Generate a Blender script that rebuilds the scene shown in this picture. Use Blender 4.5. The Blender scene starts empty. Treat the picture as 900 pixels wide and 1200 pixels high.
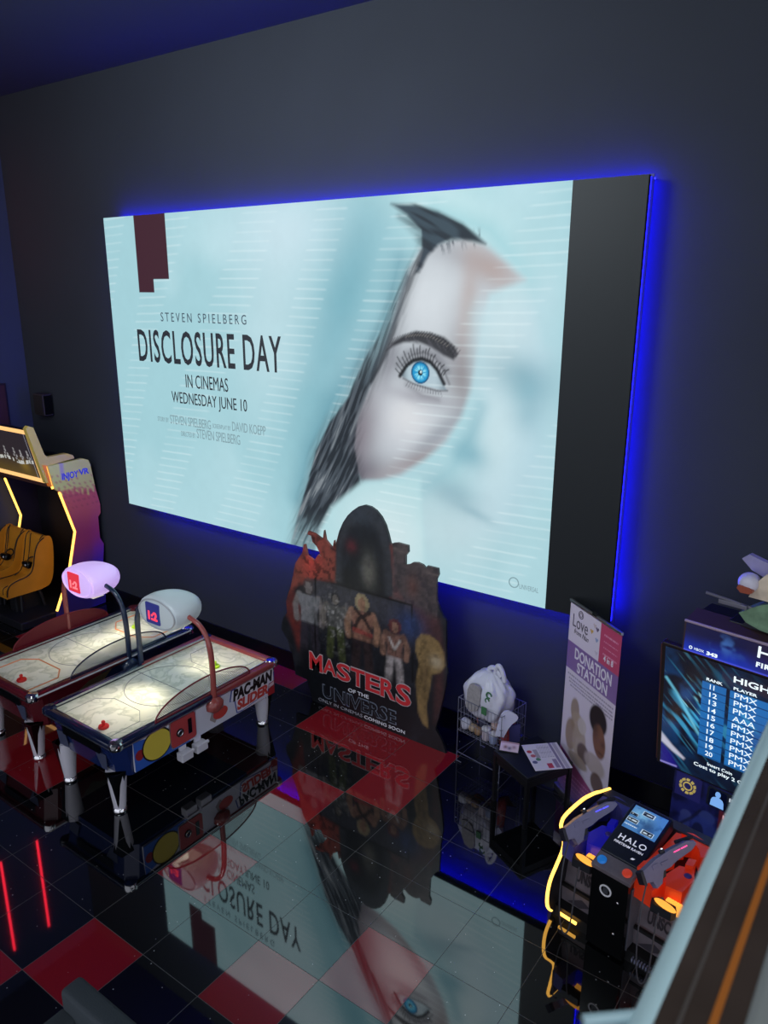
import bpy, bmesh, math, random
import numpy as np
from mathutils import Vector, Matrix, Euler
random.seed(7)
rng = np.random.default_rng(7)
COL = bpy.context.scene.collection
PI = math.pi

# ------------------------------------------------------------------ materials
def lin(c):
    c = c / 255.0
    return c / 12.92 if c <= 0.04045 else ((c + 0.055) / 1.055) ** 2.4
def rgb(r, g, b):
    return (lin(r), lin(g), lin(b), 1.0)
MATS = {}
def mat(name, color, rough=0.5, metal=0.0, emit=None, strength=0.0, bump=0.0, bscale=40.0, mottle=0.0, mscale=6.0, spec=0.5, coat=0.0, alpha=1.0, trans=0.0, ior=1.45):
    if name in MATS: return MATS[name]
    m = bpy.data.materials.new(name); m.use_nodes = True
    nt = m.node_tree; b = nt.nodes['Principled BSDF']
    b.inputs['Base Color'].default_value = color
    b.inputs['Roughness'].default_value = rough
    b.inputs['Metallic'].default_value = metal
    b.inputs['Specular IOR Level'].default_value = spec
    b.inputs['Coat Weight'].default_value = coat
    b.inputs['Alpha'].default_value = alpha
    b.inputs['Transmission Weight'].default_value = trans
    b.inputs['IOR'].default_value = ior
    if emit:
        b.inputs['Emission Color'].default_value = emit
        b.inputs['Emission Strength'].default_value = strength
    if bump or mottle:
        tc = nt.nodes.new('ShaderNodeTexCoord')
        nz = nt.nodes.new('ShaderNodeTexNoise'); nz.inputs['Detail'].default_value = 4
        nz.inputs['Scale'].default_value = mscale if mottle else bscale
        nt.links.new(tc.outputs['Object'], nz.inputs['Vector'])
        if mottle:
            mx = nt.nodes.new('ShaderNodeMix'); mx.data_type = 'RGBA'
            mx.inputs['A'].default_value = tuple(c * (1 - mottle) for c in color[:3]) + (1,)
            mx.inputs['B'].default_value = tuple(min(1, c * (1 + mottle)) for c in color[:3]) + (1,)
            nt.links.new(nz.outputs['Fac'], mx.inputs['Factor'])
            nt.links.new(mx.outputs['Result'], b.inputs['Base Color'])
        if bump:
            nb = nt.nodes.new('ShaderNodeTexNoise'); nb.inputs['Scale'].default_value = bscale
            nt.links.new(tc.outputs['Object'], nb.inputs['Vector'])
            bp = nt.nodes.new('ShaderNodeBump'); bp.inputs['Strength'].default_value = bump
            bp.inputs['Distance'].default_value = 0.01
            nt.links.new(nb.outputs['Fac'], bp.inputs['Height'])
            nt.links.new(bp.outputs['Normal'], b.inputs['Normal'])
    MATS[name] = m
    return m
def glow(name, color, strength):
    return mat(name, (0.02, 0.02, 0.02, 1), 0.5, emit=color, strength=strength)
def picture_mat(name, emission=0.0, rough=0.45, base=1.0, spec=0.5):
    """print or screen whose picture is a colour attribute on the panel's mesh"""
    if name in MATS: return MATS[name]
    m = bpy.data.materials.new(name); m.use_nodes = True
    nt = m.node_tree; b = nt.nodes['Principled BSDF']
    a = nt.nodes.new('ShaderNodeAttribute'); a.attribute_name = 'picture'
    if emission:
        b.inputs['Base Color'].default_value = (0.01, 0.01, 0.01, 1)
        nt.links.new(a.outputs['Color'], b.inputs['Emission Color'])
        b.inputs['Emission Strength'].default_value = emission
    else:
        nt.links.new(a.outputs['Color'], b.inputs['Base Color'])
    b.inputs['Roughness'].default_value = rough
    b.inputs['Specular IOR Level'].default_value = spec
    MATS[name] = m
    return m

# ------------------------------------------------------------------ mesh helpers
def P3(plane, a, b, c):
    """plane coordinates (a right, b up, c out) -> xyz. 'xz' faces -y, 'yz' faces +x, 'xy' faces +z"""
    if plane == 'xz': return (a, -c, b)
    if plane == 'yz': return (c, a, b)
    return (a, b, c)
class MB:
    def __init__(s): s.bm = bmesh.new()
    def _face(s, vs):
        try: return s.bm.faces.new(vs)
        except ValueError: return None
    def box(s, x0, x1, y0, y1, z0, z1, bevel=0.0, seg=2, M=None):
        r = bmesh.ops.create_cube(s.bm, size=1.0)
        vs = r['verts']
        for v in vs:
            v.co = Vector((x0 + (v.co.x + .5) * (x1 - x0), y0 + (v.co.y + .5) * (y1 - y0), z0 + (v.co.z + .5) * (z1 - z0)))
        if bevel > 0:
            es = list({e for v in vs for e in v.link_edges})
            rb = bmesh.ops.bevel(s.bm, geom=es, offset=bevel, segments=seg, profile=0.5, affect='EDGES', clamp_overlap=True)
            vs = list({v for f in rb['faces'] for v in f.verts} | {v for v in vs if v.is_valid})
        if M is not None:
            for v in vs:
                if v.is_valid: v.co = M @ v.co
        return s
    def prism(s, pts, plane, c0, c1, off=(0, 0, 0)):
        o = Vector(off)
        A = [s.bm.verts.new(Vector(P3(plane, a, b, c0)) + o) for a, b in pts]
        B = [s.bm.verts.new(Vector(P3(plane, a, b, c1)) + o) for a, b in pts]
        s._face(A[::-1]); s._face(B)
        n = len(pts)
        for i in range(n): s._face([A[i], A[(i + 1) % n], B[(i + 1) % n], B[i]])
        return s
    def tube(s, pts, r, seg=10, caps=True, closed=False):
        P = [Vector(p) for p in pts]; n = len(P); rings = []
        up = None
        for i in range(n):
            if closed: t = (P[(i + 1) % n] - P[i - 1])
            else: t = P[min(i + 1, n - 1)] - P[max(i - 1, 0)]
            t.normalize()
            if up is None:
                up = Vector((0, 0, 1)) if abs(t.z) < .9 else Vector((1, 0, 0))
            up = (up - t * up.dot(t)).normalized(); sd = t.cross(up)
            rr = r[i] if isinstance(r, (list, tuple)) else r
            rings.append([s.bm.verts.new(P[i] + (up * math.cos(a) + sd * math.sin(a)) * rr) for a in [2 * PI * k / seg for k in range(seg)]])
        for i in range(n if closed else n - 1):
            a, b = rings[i], rings[(i + 1) % n]
            for k in range(seg): s._face([a[k], a[(k + 1) % seg], b[(k + 1) % seg], b[k]])
        if caps and not closed:
            s._face(rings[0][::-1]); s._face(rings[-1])
        return s
    def lathe(s, prof, center=(0, 0, 0), seg=20, M=None, sx=1.0, sy=1.0):
        c = Vector(center); rings = []
        for r, z in prof:
            ring = []
            for k in range(seg):
                a = 2 * PI * k / seg
                p = Vector((r * math.cos(a) * sx, r * math.sin(a) * sy, z))
                if M is not None: p = M @ p
                ring.append(s.bm.verts.new(p + c))
            rings.append(ring)
        for a, b in zip(rings, rings[1:]):
            for k in range(seg): s._face([a[k], a[(k + 1) % seg], b[(k + 1) % seg], b[k]])
        s._face(rings[0][::-1]); s._face(rings[-1])
        return s
    def ball(s, c, rx, ry, rz, u=16, v=10, power=1.0, M=None, fn=None):
        r = bmesh.ops.create_uvsphere(s.bm, u_segments=u, v_segments=v, radius=1.0)
        for q in r['verts']:
            p = q.co.copy()
            if power != 1.0: p = Vector([math.copysign(abs(t) ** power, t) for t in p])
            p = Vector((p.x * rx, p.y * ry, p.z * rz))
            if fn: p = fn(p)
            if M is not None: p = M @ p
            q.co = p + Vector(c)
        return s
    def disc(s, plane, a, b, c0, c1, ra, rb=None, seg=28):
        rb = rb or ra
        return s.prism([(a + ra * math.cos(2 * PI * k / seg), b + rb * math.sin(2 * PI * k / seg)) for k in range(seg)], plane, c0, c1)
    def ring(s, plane, a, b, c, R, r, seg=32, a0=0, a1=2 * PI):
        full = abs(a1 - a0 - 2 * PI) < 1e-6
        n = seg if full else seg + 1
        return s.tube([P3(plane, a + R * math.cos(a0 + (a1 - a0) * k / seg), b + R * math.sin(a0 + (a1 - a0) * k / seg), c) for k in range(n)], r, 8, closed=full)
    def build(s, name, m, parent=None, smooth=False, loc=None):
        bmesh.ops.recalc_face_normals(s.bm, faces=s.bm.faces)
        me = bpy.data.meshes.new(name); s.bm.to_mesh(me); s.bm.free()
        return link(name, me, m, parent, smooth)
def link(name, me, m, parent=None, smooth=False):
    if m is not None: me.materials.append(m)
    if smooth:
        me.polygons.foreach_set('use_smooth', [True] * len(me.polygons))
        try: me.set_sharp_from_angle(angle=math.radians(40))
        except Exception: pass
    o = bpy.data.objects.new(name, me); COL.objects.link(o)
    if parent is not None: o.parent = parent
    return o
def empty(name, loc, label, cat, rz=0.0, group=None):
    o = bpy.data.objects.new(name, None); COL.objects.link(o)
    o.empty_display_size = 0.1
    o.location = loc; o.rotation_euler = (0, 0, rz)
    return tag(o, label, cat, group)
def tag(o, label, cat, group=None):
    o['label'] = label; o['category'] = cat
    if group: o['group'] = group
    return o
def struct(o):
    o['kind'] = 'structure'; return o
def chaikin(pts, n=2):
    for _ in range(n):
        q = [pts[0]]
        for a, b in zip(pts, pts[1:]):
            q.append(tuple(.75 * x + .25 * y for x, y in zip(a, b))); q.append(tuple(.25 * x + .75 * y for x, y in zip(a, b)))
        q.append(pts[-1]); pts = q
    return pts
def rrect(a0, a1, b0, b1, r, n=5):
    out = []
    for cx, cy, s in ((a1 - r, b1 - r, 0), (a0 + r, b1 - r, 90), (a0 + r, b0 + r, 180), (a1 - r, b0 + r, 270)):
        for k in range(n + 1):
            t = math.radians(s + 90 * k / n); out.append((cx + r * math.cos(t), cy + r * math.sin(t)))
    return out
def text(name, body, box, plane, c, m, parent, depth=0.002, M=None, shear=0.0, spacing=1.0, bold=0.0):
    """lettering fitted to box (a0,a1,b0,b1) on a plane, standing out by depth"""
    cu = bpy.data.curves.new(name, 'FONT'); cu.body = body; cu.space_character = spacing
    cu.offset = bold; cu.shear = shear; cu.resolution_u = 3; cu.extrude = 0.05
    cu.align_x = 'CENTER'
    tmp = bpy.data.objects.new('tmp', cu); COL.objects.link(tmp)
    dg = bpy.context.evaluated_depsgraph_get()
    me = bpy.data.meshes.new_from_object(tmp.evaluated_get(dg))
    bpy.data.objects.remove(tmp); bpy.data.curves.remove(cu)
    n = len(me.vertices); co = np.empty(n * 3); me.vertices.foreach_get('co', co); co = co.reshape(-1, 3)
    lo, hi = co.min(0), co.max(0)
    t = (co - lo) / (hi - lo)
    a0, a1, b0, b1 = box
    out = np.array([P3(plane, a0 + (a1 - a0) * p[0], b0 + (b1 - b0) * p[1], c + depth * p[2]) for p in t])
    if M is not None: out = np.array([M @ Vector(p) for p in out])
    me.vertices.foreach_set('co', out.ravel()); me.update()
    me.materials.clear()
    return link(name, me, m, parent)

# ------------------------------------------------------------------ painting helpers (prints and screens)
def L(r, g, b): return np.array([lin(r), lin(g), lin(b)])
def sstep(e0, e1, x):
    t = np.clip((x - e0) / (e1 - e0), 0, 1); return t * t * (3 - 2 * t)
def mixc(c, col, f):
    return c + (np.asarray(col) - c) * np.clip(f, 0, 1)[:, None]
def blob(x, y, cx, cy, rx, ry, rot=0.0, soft=1.0):
    ca, sa = math.cos(rot), math.sin(rot)
    dx, dy = x - cx, y - cy
    u = (dx * ca + dy * sa) / rx; v = (-dx * sa + dy * ca) / ry
    return np.exp(-(u * u + v * v) * soft)
def inpoly(x, y, poly, soft):
    """soft inside-mask of a polygon"""
    P = np.array(poly); d = np.full(x.shape, 1e9); ins = np.zeros(x.shape, bool)
    for i in range(len(P)):
        ax, ay = P[i]; bx, by = P[(i + 1) % len(P)]
        ex, ey = bx - ax, by - ay
        t = np.clip(((x - ax) * ex + (y - ay) * ey) / (ex * ex + ey * ey + 1e-12), 0, 1)
        d = np.minimum(d, np.hypot(x - ax - t * ex, y - ay - t * ey))
        c = (ay > y) != (by > y)
        xi = ax + (y - ay) * ex / (ey if abs(ey) > 1e-12 else 1e-12)
        ins ^= c & (x < xi)
    sd = np.where(ins, d, -d)
    return sstep(-soft, soft, sd)
def stroke(x, y, pts, w, soft):
    d = np.full(x.shape, 1e9); wl = np.zeros(x.shape)
    n = len(pts) - 1
    for i in range(n):
        (ax, ay), (bx, by) = pts[i], pts[i + 1]
        ex, ey = bx - ax, by - ay
        t = np.clip(((x - ax) * ex + (y - ay) * ey) / (ex * ex + ey * ey + 1e-12), 0, 1)
        dd = np.hypot(x - ax - t * ex, y - ay - t * ey)
        d = np.minimum(d, dd)
    return 1 - sstep(w - soft, w + soft, d)
def vnoise(x, y, s, seed=0):
    r = np.random.default_rng(seed); T = r.random((64, 64))
    X, Y = x * s, y * s
    xi, yi = np.floor(X).astype(int), np.floor(Y).astype(int)
    fx, fy = X - xi, Y - yi; fx = fx * fx * (3 - 2 * fx); fy = fy * fy * (3 - 2 * fy)
    g = lambda a, b: T[a % 64, b % 64]
    return (g(xi, yi) * (1 - fx) + g(xi + 1, yi) * fx) * (1 - fy) + (g(xi, yi + 1) * (1 - fx) + g(xi + 1, yi + 1) * fx) * fy
def fbm(x, y, s, seed=0):
    return (vnoise(x, y, s, seed) * .5 + vnoise(x, y, s * 2.1, seed + 1) * .3 + vnoise(x, y, s * 4.3, seed + 2) * .2)
def set_picture(me, colors):
    at = me.color_attributes.new('picture', 'FLOAT_COLOR', 'POINT')
    c = np.ones((len(me.vertices), 4), np.float32); c[:, :3] = np.clip(colors, 0, 4)
    at.data.foreach_set('color', c.ravel())
def picture_grid(name, m, parent, plane, a0, a1, b0, b1, c, na, nb, painter, M=None):
    A, B = np.meshgrid(np.linspace(a0, a1, na + 1), np.linspace(b0, b1, nb + 1))
    A, B = A.ravel(), B.ravel()
    if plane == 'xz': V = np.stack([A, np.full_like(A, -c), B], 1)
    elif plane == 'yz': V = np.stack([np.full_like(A, c), A, B], 1)
    else: V = np.stack([A, B, np.full_like(A, c)], 1)
    i = np.arange(nb)[:, None] * (na + 1) + np.arange(na)[None]
    F = np.stack([i, i + 1, i + na + 2, i + na + 1], -1).reshape(-1, 4)
    me = bpy.data.meshes.new(name)
    me.vertices.add(len(V)); me.vertices.foreach_set('co', V.ravel())
    me.loops.add(F.size); me.loops.foreach_set('vertex_index', F.ravel())
    me.polygons.add(len(F)); me.polygons.foreach_set('loop_start', np.arange(0, F.size, 4)); me.polygons.foreach_set('loop_total', np.full(len(F), 4))
    me.update(calc_edges=True)
    set_picture(me, painter(A, B))
    if M is not None: me.transform(M)
    return link(name, me, m, parent)
def picture_cutout(name, m, parent, plane, pts, c0, c1, step, painter):
    """an extruded cut-out board whose front carries a picture"""
    bm = bmesh.new()
    vs = [bm.verts.new(P3(plane, a, b, c1)) for a, b in pts]
    bm.faces.new(vs)
    P = np.array(pts); lo, hi = P.min(0), P.max(0)
    for ax in (0, 1):
        n = int((hi[ax] - lo[ax]) / step)
        for k in range(1, n):
            q = lo[ax] + (hi[ax] - lo[ax]) * k / n
            co = P3(plane, q, 0, 0) if ax == 0 else P3(plane, 0, q, 0)
            no = P3(plane, 1, 0, 0) if ax == 0 else P3(plane, 0, 1, 0)
            bmesh.ops.bisect_plane(bm, geom=bm.verts[:] + bm.edges[:] + bm.faces[:], plane_co=co, plane_no=no, dist=1e-6)
    front = bm.faces[:]
    r = bmesh.ops.extrude_face_region(bm, geom=front)
    d = Vector(P3(plane, 0, 0, c0 - c1))
    for v in [g for g in r['geom'] if isinstance(g, bmesh.types.BMVert)]: v.co += d
    bmesh.ops.recalc_face_normals(bm, faces=bm.faces)
    me = bpy.data.meshes.new(name); bm.to_mesh(me); bm.free()
    n = len(me.vertices); co = np.empty(n * 3); me.vertices.foreach_get('co', co); co = co.reshape(-1, 3)
    if plane == 'xz': A, B = co[:, 0], co[:, 2]
    elif plane == 'yz': A, B = co[:, 1], co[:, 2]
    else: A, B = co[:, 0], co[:, 1]
    set_picture(me, painter(A, B))
    return link(name, me, m, parent)

# ------------------------------------------------------------------ camera
sc = bpy.context.scene
sc.view_settings.view_transform = 'Standard'; sc.view_settings.look = 'None'
sc.view_settings.exposure = 0.0; sc.view_settings.gamma = 1.0
sc.view_settings.use_curve_mapping = False
R3 = ((.8100, .5864, .0030), (.1646, -.2225, -.9609), (-.5628, .7788, -.2768))
cam = bpy.data.cameras.new('camera'); co = bpy.data.objects.new('camera', cam); COL.objects.link(co)
Rm = Matrix((R3[0], tuple(-a for a in R3[1]), tuple(-a for a in R3[2]))).transposed()
co.matrix_world = Matrix.Translation((4.153, -4.504, 4.764)) @ Rm.to_4x4()
cam.sensor_fit = 'VERTICAL'; cam.sensor_height = 36.0; cam.lens = 36 * 907.85 / 1200
cam.clip_start = 0.05
cam.dof.use_dof = True; cam.dof.focus_distance = 8.0; cam.dof.aperture_fstop = 4.2
sc.camera = co

# ------------------------------------------------------------------ shared materials
BLACK = mat('black plastic', rgb(18, 19, 22), .45)
GLOSSBLK = mat('gloss black', rgb(10, 11, 13), .15)
CHROME = mat('chrome', (.8, .8, .82, 1), .12, 1.0)
STEEL = mat('brushed steel', (.62, .64, .66, 1), .3, 1.0)
WHITE = mat('white enamel', rgb(214, 212, 222), .35)
NAVY = mat('navy lacquer', rgb(24, 40, 92), .2, coat=.5)
NAVYD = mat('dark navy lacquer', rgb(18, 28, 60), .2, coat=.6)
REDL = mat('red lacquer', rgb(150, 34, 40), .3, coat=.4)
REDR = mat('rail red', rgb(140, 60, 62), .3, coat=.4)
MAROON = mat('maroon lacquer', rgb(92, 22, 32), .25, coat=.5)
GUARDRED = mat('guard red', rgb(120, 28, 40), .4)
AMBER = glow('amber led', (1.0, .50, .08, 1), 3.2)
AMBERD = glow('amber led soft', (1.0, .42, .10, 1), 1.6)
BLUELED = glow('blue led', (.005, .005, 1.0, 1), 9.0)
WIRE = mat('wire grey', rgb(120, 122, 142), .35, .3)
CABLE = mat('cable', rgb(70, 70, 78), .5)

# ------------------------------------------------------------------ the room
YW = 2.2; XL = -7.65; ZC = 7.38
def floor_mat(name, base, speck):
    m = bpy.data.materials.new(name); m.use_nodes = True; nt = m.node_tree; b = nt.nodes['Principled BSDF']
    tc = nt.nodes.new('ShaderNodeTexCoord')
    br = nt.nodes.new('ShaderNodeTexBrick'); br.offset = 0.0; br.squash = 1.0
    br.inputs['Color1'].default_value = (0, 0, 0, 1); br.inputs['Color2'].default_value = (0, 0, 0, 1); br.inputs['Mortar'].default_value = (1, 1, 1, 1)
    br.inputs['Scale'].default_value = 1.0; br.inputs['Brick Width'].default_value = .6; br.inputs['Row Height'].default_value = .6
    br.inputs['Mortar Size'].default_value = .0022; br.inputs['Mortar Smooth'].default_value = .0
    nt.links.new(tc.outputs['Object'], br.inputs['Vector'])
    vo = nt.nodes.new('ShaderNodeTexVoronoi'); vo.inputs['Scale'].default_value = 26.0
    nt.links.new(tc.outputs['Object'], vo.inputs['Vector'])
    lt = nt.nodes.new('ShaderNodeMath'); lt.operation = 'LESS_THAN'; lt.inputs[1].default_value = .11
    nt.links.new(vo.outputs['Distance'], lt.inputs[0])
    sp = nt.nodes.new('ShaderNodeSeparateColor'); nt.links.new(vo.outputs['Color'], sp.inputs['Color'])
    gt = nt.nodes.new('ShaderNodeMath'); gt.operation = 'GREATER_THAN'; gt.inputs[1].default_value = .90
    nt.links.new(sp.outputs['Red'], gt.inputs[0])
    mu = nt.nodes.new('ShaderNodeMath'); mu.operation = 'MULTIPLY'
    nt.links.new(lt.outputs[0], mu.inputs[0]); nt.links.new(gt.outputs[0], mu.inputs[1])
    nz = nt.nodes.new('ShaderNodeTexNoise'); nz.inputs['Scale'].default_value = 130; nz.inputs['Detail'].default_value = 2
    nt.links.new(tc.outputs['Object'], nz.inputs['Vector'])
    m0 = nt.nodes.new('ShaderNodeMix'); m0.data_type = 'RGBA'
    m0.inputs['A'].default_value = tuple(c * .75 for c in base[:3]) + (1,); m0.inputs['B'].default_value = tuple(c * 1.25 for c in base[:3]) + (1,)
    nt.links.new(nz.outputs['Fac'], m0.inputs['Factor'])
    m1 = nt.nodes.new('ShaderNodeMix'); m1.data_type = 'RGBA'; m1.inputs['B'].default_value = speck
    nt.links.new(mu.outputs[0], m1.inputs['Factor']); nt.links.new(m0.outputs['Result'], m1.inputs['A'])
    m2 = nt.nodes.new('ShaderNodeMix'); m2.data_type = 'RGBA'; m2.inputs['B'].default_value = rgb(62, 60, 60)
    nt.links.new(br.outputs['Color'], m2.inputs['Factor']); nt.links.new(m1.outputs['Result'], m2.inputs['A'])
    nt.links.new(m2.outputs['Result'], b.inputs['Base Color'])
    mr = nt.nodes.new('ShaderNodeMix'); mr.data_type = 'FLOAT'; mr.inputs['A'].default_value = .03; mr.inputs['B'].default_value = .6
    nt.links.new(br.outputs['Color'], mr.inputs['Factor'])
    nt.links.new(mr.outputs['Result'], b.inputs['Roughness'])
    b.inputs['IOR'].default_value = 2.3
    return m
T = .6
RED_CELLS = {(-1, -1), (-1, 1), (1, 2), (2, 1), (0, -2), (0, -3), (-1, -3), (-2, -3), (-1, 3), (-2, 4), (-5, -4), (-4, -4), (-5, 0), (-6, 1), (-5, 1), (-6, 0), (-10, -2), (-9, -2), (-10, -3), (-4, 6), (3, 4), (6, 1), (5, 3), (8, 0), (0, 6)}
bm = bmesh.new(); vc = {}
def fv(i, j):
    if (i, j) not in vc: vc[(i, j)] = bm.verts.new((i * T if i > -13 else XL, min(-j * T, YW), 0))
    return vc[(i, j)]
for i in range(-13, 16):
    for j in range(-4, 15):
        f = bm.faces.new([fv(i, j + 1), fv(i + 1, j + 1), fv(i + 1, j), fv(i, j)])
        # cell (i,j) spans x i..i+1 and y -j-1..-j (tile units)
        f.material_index = 1 if (i, j) in RED_CELLS else 0
bmesh.ops.recalc_face_normals(bm, faces=bm.faces)
me = bpy.data.meshes.new('floor'); bm.to_mesh(me); bm.free()
me.materials.append(floor_mat('black quartz tile', (.0035, .0042, .0052, 1), (.62, .64, .68, 1)))
me.materials.append(floor_mat('red quartz tile', (.30, .010, .018, 1), (.45, .3, .3, 1)))
struct(link('floor', me, None))
WALLM = mat('wall paint charcoal', (.024, .028, .039, 1), .85, mottle=.14, mscale=1.1, bump=.15, bscale=90)
WALLB = mat('wall paint blue light tint', (.045, .054, .098, 1), .85, mottle=.12, mscale=1.3)  # blue light on the left wall is put into its base colour
CEILM = mat('ceiling paint', (.030, .036, .060, 1), .9, mottle=.1, mscale=.8)
SKIRT = mat('skirting black', rgb(9, 9, 11), .3)
struct(MB().box(XL - .15, 9.6, YW, YW + .15, 0, ZC).build('wall_back', WALLM))
struct(MB().box(XL - .15, XL, -8.4, YW, 0, ZC).build('wall_left', WALLB))
struct(MB().box(XL - .15, 9.6, -8.4, YW + .15, ZC, ZC + .12).build('ceiling', CEILM))
struct(MB().box(XL + .02, 9.6, YW - .02, YW, 0, .25, .004).build('baseboard_back', SKIRT))
struct(MB().box(XL, XL + .02, -8.4, YW, 0, .25, .004).build('baseboard_left', SKIRT))

# ------------------------------------------------------------------ LED screen
SX0, SX1, SX2, SZ0, SZ1, SY = -4.961, 1.388, 2.011, 1.835, 5.624, 1.952
scr = empty('video_wall', (0, YW, SZ0), 'giant LED screen showing a veiled face and blue eye, rimmed in blue light on the back wall', 'screen')
scr.location = (0, 0, 0)
MB().box(SX0, SX2, SY + .002, SY + .05, SZ0, SZ1).build('casing', mat('casing black', rgb(14, 15, 17), .5), scr)
MB().box(SX0 - .012, SX2 + .012, SY + .085, SY + .10, SZ0 - .012, SZ1 + .012).build('rear_frame', mat('rear frame grey', rgb(60, 62, 90), .5), scr)
WALLGLOW = glow('blue led wall side', (.004, .004, 1.0, 1), 56.0)
LOWGLOW = glow('blue led lower edge', (.004, .004, 1.0, 1), 240.0)
MB().box(SX2 - .012, SX2 - .004, SY + .054, SY + .080, SZ0 + .01, SZ1 - .01).build('edge_strip', BLUELED, scr)
MB().box(SX0 + .03, SX2 - .02, YW - .075, YW - .03, SZ1 - .012, SZ1 - .002).build('backlight_strip', WALLGLOW, scr)
MB().box(SX2 - .075, SX2 - .06, YW - .09, YW - .03, SZ0 + .05, SZ1 - .02).build('backlight_strip', WALLGLOW, scr)
MB().box(SX0 + .05, SX0 + .06, YW - .06, YW - .03, SZ0 + .05, SZ1 - .05).build('backlight_strip', WALLGLOW, scr)
MB().box(SX0 + .25, SX2 - .05, SY + .108, SY + .125, SZ0 + .165, SZ0 + .19).build('backlight_strip', LOWGLOW, scr)
MB().box(SX0 + .2, SX2 - .2, SY + .1, YW, SZ0 + .3, SZ1 - .3).build('mounting_rack', BLACK, scr)
def paint_unlit(x, z):
    c = np.tile(L(24, 28, 32), (len(x), 1))
    return c
def paint_screen(X, Z):
    x = X - SX0; y = SZ1 - Z              # metres from the upper left corner
    c = np.tile(L(163, 207, 216), (len(x), 1))
    n = fbm(x, y, .55, 3)
    c = mixc(c, L(184, 220, 228), sstep(.45, .75, n))
    c = mixc(c, L(160, 205, 214), blob(x, y, .9, 3.2, 2.0, 1.2) * .6)
    c = mixc(c, L(200, 226, 236), blob(x, y, 3.15, .25, .8, .5) * .9)
    c = mixc(c, L(205, 228, 236), blob(x, y, 2.9, 1.2, .55, 1.1, .25) * .45)
    # folds of the hood left of the face
    c = mixc(c, L(108, 168, 184), blob(x, y, 3.95, .95, .38, 1.1, .38) * .75)
    c = mixc(c, L(120, 176, 190), blob(x, y, 3.45, 2.1, .35, 1.1, .45) * .55)
    c = mixc(c, L(88, 146, 164), stroke(x, y, [(4.62, .6), (4.45, 1.15), (4.1, 1.6), (3.72, 2.05), (3.4, 2.6), (3.2, 3.2)], .05, .22) * .85)
    # veil over the right half
    c = mixc(c, L(176, 214, 222), inpoly(x, y, [(4.9, .3), (5.6, .35), (6.1, .9), (6.4, 2.0), (6.4, 3.9), (3.6, 3.9), (3.9, 3.0), (4.6, 2.8)], .15) * .6)
    c = mixc(c, L(196, 230, 234), blob(x, y, 5.2, .2, .7, .25, .35) * .8)
    c = mixc(c, L(150, 205, 214), stroke(x, y, [(5.0, .15), (5.6, .35), (6.0, .75), (6.2, 1.3)], .05, .13) * .7)
    c = mixc(c, L(150, 198, 208), stroke(x, y, [(6.25, 1.5), (6.15, 2.3), (5.95, 2.9), (5.75, 3.6)], .06, .22) * .7)
    c = mixc(c, L(196, 220, 232), inpoly(x, y, [(5.5, .95), (6.15, .9), (6.3, 1.4), (6.3, 2.5), (5.9, 3.1), (5.4, 3.2), (5.6, 2.2), (5.5, 1.5)], .25) * .55)
    c = mixc(c, L(104, 158, 176), blob(x, y, 5.92, 1.60, .34, .20, .3) * .85)
    c = mixc(c, L(120, 170, 186), blob(x, y, 6.05, 1.95, .16, .18) * .5)
    c = mixc(c, L(112, 168, 184), blob(x, y, 6.02, 1.75, .16, .12) * .45)
    c = mixc(c, L(118, 172, 188), blob(x, y, 5.5, 2.40, .2, .13, .2) * .85)
    c = mixc(c, L(110, 164, 182), stroke(x, y, [(5.60, 1.95), (5.50, 2.2), (5.36, 2.42)], .03, .12) * .55)
    c = mixc(c, L(112, 162, 178), blob(x, y, 5.30, 2.84, .30, .16, .25) * .85)
    c = mixc(c, L(104, 158, 176), blob(x, y, 5.52, 2.97, .24, .05, .3) * .75)
    c = mixc(c, L(204, 226, 230), blob(x, y, 5.75, 2.2, .2, .5) * .5)
    c = mixc(c, L(214, 230, 234), blob(x, y, 4.2, 3.5, .5, .4) * .6)
    c = mixc(c, L(206, 226, 230), blob(x, y, 5.75, 1.2, .35, .5, .2) * .55)
    c = mixc(c, L(196, 216, 222), blob(x, y, 5.2, 3.2, .7, .5) * .6)
    c = mixc(c, L(140, 188, 200), stroke(x, y, [(5.55, 1.9), (5.45, 2.3), (5.25, 2.6), (4.9, 2.85)], .02, .14) * .6)
    # clear part of the face
    face = [(4.86, .5), (5.1, .43), (5.34, .40), (5.55, .47), (5.76, .62), (5.96, .78), (5.62, .90), (5.55, 1.2), (5.50, 1.55), (5.46, 1.78), (5.36, 2.05), (5.2, 2.3), (4.95, 2.52), (4.66, 2.72), (4.4, 2.82), (4.14, 2.86), (4.02, 2.7), (3.97, 2.45), (4.1, 2.1), (4.28, 1.75), (4.46, 1.40), (4.60, 1.0), (4.74, .68)]
    fm = inpoly(x, y, face, .05)
    fm *= 1 - .75 * sstep(5.30, 5.62, x - .10 * (y - 1.2)) * sstep(.85, 1.15, y)
    skin = np.tile(L(190, 199, 206), (len(x), 1))
    skin = mixc(skin, L(206, 212, 218), blob(x, y, 4.95, .95, .45, .5) * .8)
    skin = mixc(skin, L(204, 208, 216), blob(x, y, 4.65, 2.15, .4, .4) * .75)
    skin = mixc(skin, L(128, 120, 130), blob(x, y, 4.13, 2.35, .24, .6, .25) * .9)
    skin = mixc(skin, L(104, 98, 110), blob(x, y, 4.15, 2.75, .40, .20, -.15) * .8)
    skin = mixc(skin, L(150, 136, 138), blob(x, y, 4.9, 2.52, .5, .10, -.45) * .75)
    skin = mixc(skin, L(226, 228, 230), blob(x, y, 4.75, 2.10, .25, .22) * .6)
    skin = mixc(skin, L(214, 222, 228), blob(x, y, 5.0, .95, .25, .3) * .6)
    skin = mixc(skin, L(160, 164, 172), blob(x, y, 5.25, .55, .5, .12, .3) * .6)
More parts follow.
